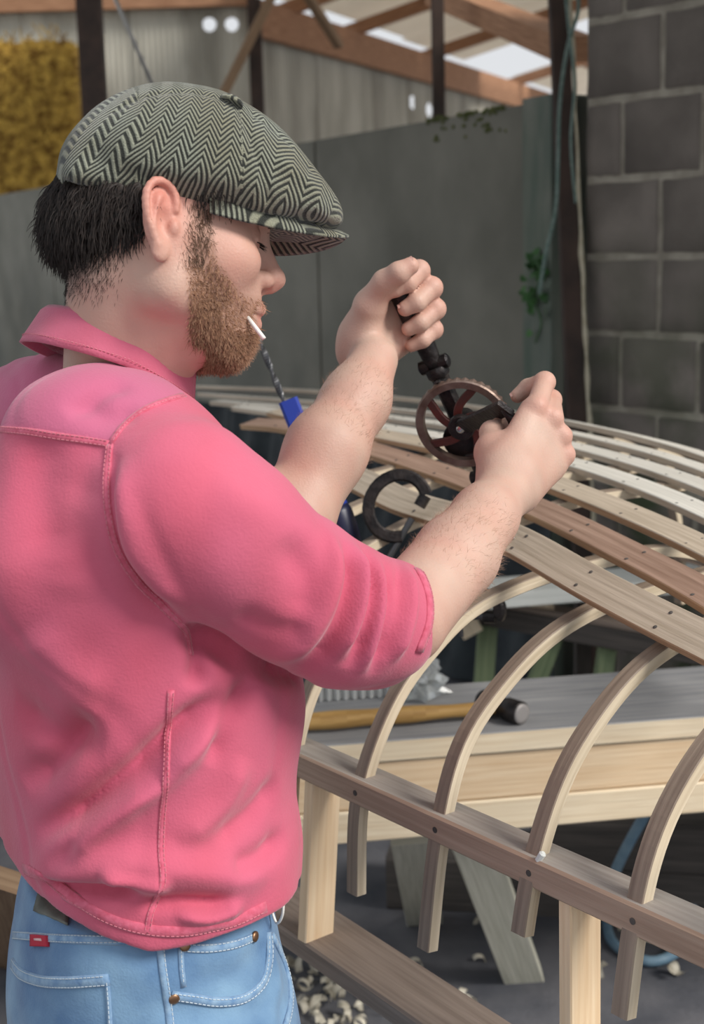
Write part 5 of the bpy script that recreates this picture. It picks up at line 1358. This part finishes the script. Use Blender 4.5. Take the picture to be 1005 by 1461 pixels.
# visor
vv = []; ff = []; nu, nw = 36, 8
for lay in (0, 1):
    for i in range(nu + 1):
        t = math.radians(-88 + 176 * i / nu)
        for j in range(nw + 1):
            g = j / nw; ex_ = .060 * max(math.cos(t), 0) ** .8
            x = .030 + (.092 + ex_ * g) * math.cos(t); y = (.074 + .010 * g * math.cos(t)) * math.sin(t)
            z = Z_(322) + .016 * (1 - g) - .0115 * math.sin(2 * abs(t)) * g + (.0022 if lay else -.0022) * (1 if j < nw else .55)
            vv.append(Hc + cx_ * x + hl * y + UP * z)
o_ = (nu + 1) * (nw + 1)
for i in range(nu):
    for j in range(nw):
        q = i * (nw + 1) + j; ff.append((q, q + 1, q + nw + 2, q + nw + 1)); ff.append((o_ + q, o_ + q + nw + 1, o_ + q + nw + 2, o_ + q + 1))
    q = i * (nw + 1) + nw; ff.append((q, o_ + q, o_ + q + nw + 1, q + nw + 1)); q = i * (nw + 1); ff.append((q, q + nw + 1, o_ + q + nw + 1, o_ + q))
for q in (0, nu * (nw + 1)):
    for j in range(nw): ff.append((q + j, o_ + q + j, o_ + q + j + 1, q + j + 1))
vis = MB().add(vv, ff).build('visor', M_tweed, capo, True)
vis.data.uv_layers.remove(vis.data.uv_layers[0]); setuv(vis, (lambda q: np.stack([q[:, 1] + .3 * q[:, 0] + .2, q[:, 0]], 1))((np.array(vv) - Hc) @ CB))
q, n_ = hit(330, 146, kt); bt_o = MB().lathe(q - UP * .001, unit(UP + cx_ * .4), [(0, .011), (.003, .011), (.0055, .008), (.007, .003)], 16).build('button', M_tweed, capo, True); bt_o.data.uv_layers.remove(bt_o.data.uv_layers[0]); setuv(bt_o, (lambda q: np.stack([q[:, 0], q[:, 1] + .3 * q[:, 2]], 1))((np.array([v_.co[:] for v_ in bt_o.data.vertices]) - Hc) @ CB))

# ------------------------------------------------------------------ hair and beard
M_hair = mat('dark_brown_hair', (.010, .007, .006), .55, col2=(.030, .020, .016), scale=300, spec=.25)
M_beard = mat('ginger_brown_beard', (.15, .068, .038), .55, col2=(.42, .235, .14), scale=260, spec=.3)
M_side = mat('brown_sideburn', (.085, .05, .033), .55, col2=(.20, .115, .072), scale=300)
HF = Field()
HF.ell(H(-.030, 0, .026), (.078, .0770, .050), HB, .01); HF.ell(H(-.060, 0, .000), (.047, .060, .031), HB, .02)
HF.ell(H(.030, 0, .045), (.048, .0765, .028), HB, .01)
for s_ in (-1, 1): HF.ell(H(.006, s_ * .082, .004), (.026, .022, .040), HB, .006, 's'); HF.ell(H(.060, s_ * .05, -.01), (.05, .05, .042), HB, .008, 's'); HF.ell(H(.042, s_ * .078, -.024), (.036, .034, .036), HB, .004, 's')
hv, hq = surface(HF, Hc - .2, Hc + .2, .003)
hvn = vnormals(hv, hq); hv = hv + hvn * (.0022 * np.sin(toH(hv)[:, 1] * 900 + toH(hv)[:, 0] * 500 + 3 * wave(hv, 60, 61)))[:, None]
hair = qmesh('hair', hv, hq, M_hair, man)
def strands(name, roots, dirs, length, width, m, parent, grav, curl=.3, seg=4, seed=1):
    r = np.random.default_rng(seed); n = len(roots); L = length * r.uniform(.65, 1.25, n); v = np.empty((n, seg + 1, 2, 3)); p = roots.copy(); d = dirs.copy()
    cd2 = r.normal(size=(n, 3)) * curl
    for s in range(seg + 1):
        sd_ = np.cross(d, FW + .3 * r.normal(size=3)); sd_ /= np.linalg.norm(sd_, axis=1, keepdims=True) + 1e-9; w_ = width * (1 - .85 * s / seg)
        v[:, s, 0] = p + sd_ * w_; v[:, s, 1] = p - sd_ * w_
        d = d + grav * (1.6 / seg) + cd2 / seg * (1 if s % 2 else .4); d /= np.linalg.norm(d, axis=1, keepdims=True); p = p + d * (L / seg)[:, None]
    b0_ = (np.arange(n) * (seg + 1) * 2)[:, None]; s = np.arange(seg)[None] * 2
    q = np.stack([b0_ + s, b0_ + s + 1, b0_ + s + 3, b0_ + s + 2], -1).reshape(-1, 4)
    return tag(qmesh(name, v.reshape(-1, 3), q, m, parent), kind='stuff')
hh = toH(hv); r7 = np.random.default_rng(77)
sel = np.flatnonzero((hh[:, 2] < .036) & (hh[:, 0] < .012) & (np.linalg.norm((hh - [-.01, 0, .03]) / [.1, .078, .09], axis=1) > .8)); sel = r7.choice(sel, 5200)
strands('hair_strands', hv[sel], np.array([unit(x) for x in (hvn[sel] * .22 - hz * .55 - hx_ * .62 + .16 * r7.normal(size=(len(sel), 3)))]), .022, .0007, M_hair, hair, -hz * .80 + hx_ * .55, .45, 5, 3)
sel = np.flatnonzero((hh[:, 2] < .05) & (hh[:, 2] > .008) & (hh[:, 0] > .018) & (np.abs(hh[:, 1]) > .05)); sel = r7.choice(sel, 700)
strands('hair_strands', hv[sel], np.array([unit(x) for x in (hvn[sel] * .5 - hz * .6 + hx_ * .3 + .25 * r7.normal(size=(len(sel), 3)))]), .016, .0006, M_hair, hair, -hz * .6, .4, 3, 4)
pr_ = bm_ * (bm_ > .35); thin = 1 - .8 * np.clip((hp3[:, 0] - .050) / .02, 0, 1) * np.clip((hp3[:, 2] + .082) / .012, 0, 1); thin *= .35 + .65 * np.clip((-.02 - hp3[:, 2]) / .04, 0, 1); pr_ = pr_ * thin; idx = r7.choice(len(bv), 13000, p=pr_ / pr_.sum()); hq3 = hp3[idx]
side_all = ((hp3[:, 0] - .15 * hp3[:, 2] < .036) & (hp3[:, 2] > -.035)).astype(float)
side = hq3[:, 0] + (hq3[:, 2] + .0) * -.15 < .036
base_d = bn_[idx] * .55 - hz * .62 + hx_ * .18 + .34 * r7.normal(size=(len(idx), 3)); base_d /= np.linalg.norm(base_d, axis=1, keepdims=True)
low = np.clip((-hq3[:, 2] - .02) / .08, 0, 1)
up_ = side & (hq3[:, 2] > -.03)
k1 = ~up_
j_ = (bn_[idx] * .004)[k1]
beard = strands('beard', bv[idx][k1] - bn_[idx][k1] * .001, base_d[k1], (.0062 + .0045 * low[k1]), .00036, M_beard, man, -hz * .25, .9, 4, 8)
strands('sideburn', bv[idx][up_] - bn_[idx][up_] * .001, base_d[up_], .0075, .00034, M_side, man, -hz * .5, .25, 4, 9)
ix3 = r7.choice(len(bv), 1500, p=(lambda m: m / m.sum())(bm_ * side_all)); strands('sideburn', bv[ix3] - bn_[ix3] * .001, np.array([unit(x) for x in (bn_[ix3] * .4 - hz * .75 + hx_ * .1 + .22 * r7.normal(size=(len(ix3), 3)))]), .007, .0003, M_side, man, -hz * .4, .25, 3, 19)
# short hair fading out on the nape
nm = ((hp3[:, 0] < -.035) & (hp3[:, 2] < .0)) * np.clip((hp3[:, 2] + .078) / .045, 0, 1) ** 1.5 * np.clip((-.035 - hp3[:, 0]) / .02, 0, 1) * (np.abs(hp3[:, 1]) < .07) * (np.linalg.norm(hp3, axis=1) < .15)
ix4 = r7.choice(len(bv), 5000, p=nm / nm.sum()); strands('nape_hair', bv[ix4], np.array([unit(x) for x in (bn_[ix4] * .3 - hz * .9 + .2 * r7.normal(size=(len(ix4), 3)))]), .0055, .0002, M_hair, hair, -hz * .4, .25, 3, 16)
# fine hair on the forearms
fh = np.zeros(len(bv))
for a_, b_, c_ in ((ELR + cdir * .05, P(692, 738, 1.445), 0), (P(466, 642, 1.585), P(526, 535, 1.65), 0)):
    d, t = polydist(bv, np.array([a_, b_])); fh += (d < .09) * np.clip(t * 6, 0, 1) * np.clip((1.0 - t) * 6, 0, 1)
idx2 = r7.choice(len(bv), 2400, p=fh / fh.sum())
fd_ = np.where((bv[idx2] @ RT > .07)[:, None], cdir, unit(P(526, 535, 1.65) - P(466, 642, 1.585)))
strands('arm_hair', bv[idx2], np.array([unit(x) for x in (bn_[idx2] * .35 + fd_ + .4 * r7.normal(size=(len(idx2), 3)))]), .008, .00011, mat('light_brown_arm_hair', (.36, .21, .14), .5), man, -UP * .4, .4, 3, 15)
# eyelashes and brow on the near side
for s_ in (-1, 1):
    rts = []; dd = []
    for k in range(60): t = r7.uniform(); rts.append(H(.0885 - .010 * t ** 2, s_ * (.022 + .024 * t), .0062 + .001 * math.sin(t * 3))); dd.append(unit(hx_ * .8 - hz * .45 + hl * s_ * .4 * t))
    strands('eyelashes', np.array(rts), np.array(dd), .008, .00035, M_hair, man, hz * .1, .2, 3, 11)
    rts = []; dd = []
    for k in range(260): t = r7.uniform(); rts.append(H(.0965 - .014 * t ** 2, s_ * (.010 + .034 * t), .033 + .004 * r7.normal() + .004 * math.sin(3 * t))); dd.append(unit(hl * s_ * .8 + hx_ * .5 + hz * .2))
    strands('eyebrow', np.array(rts), np.array(dd), .009, .0004, M_side, man, -hz * .2, .3, 3, 12)
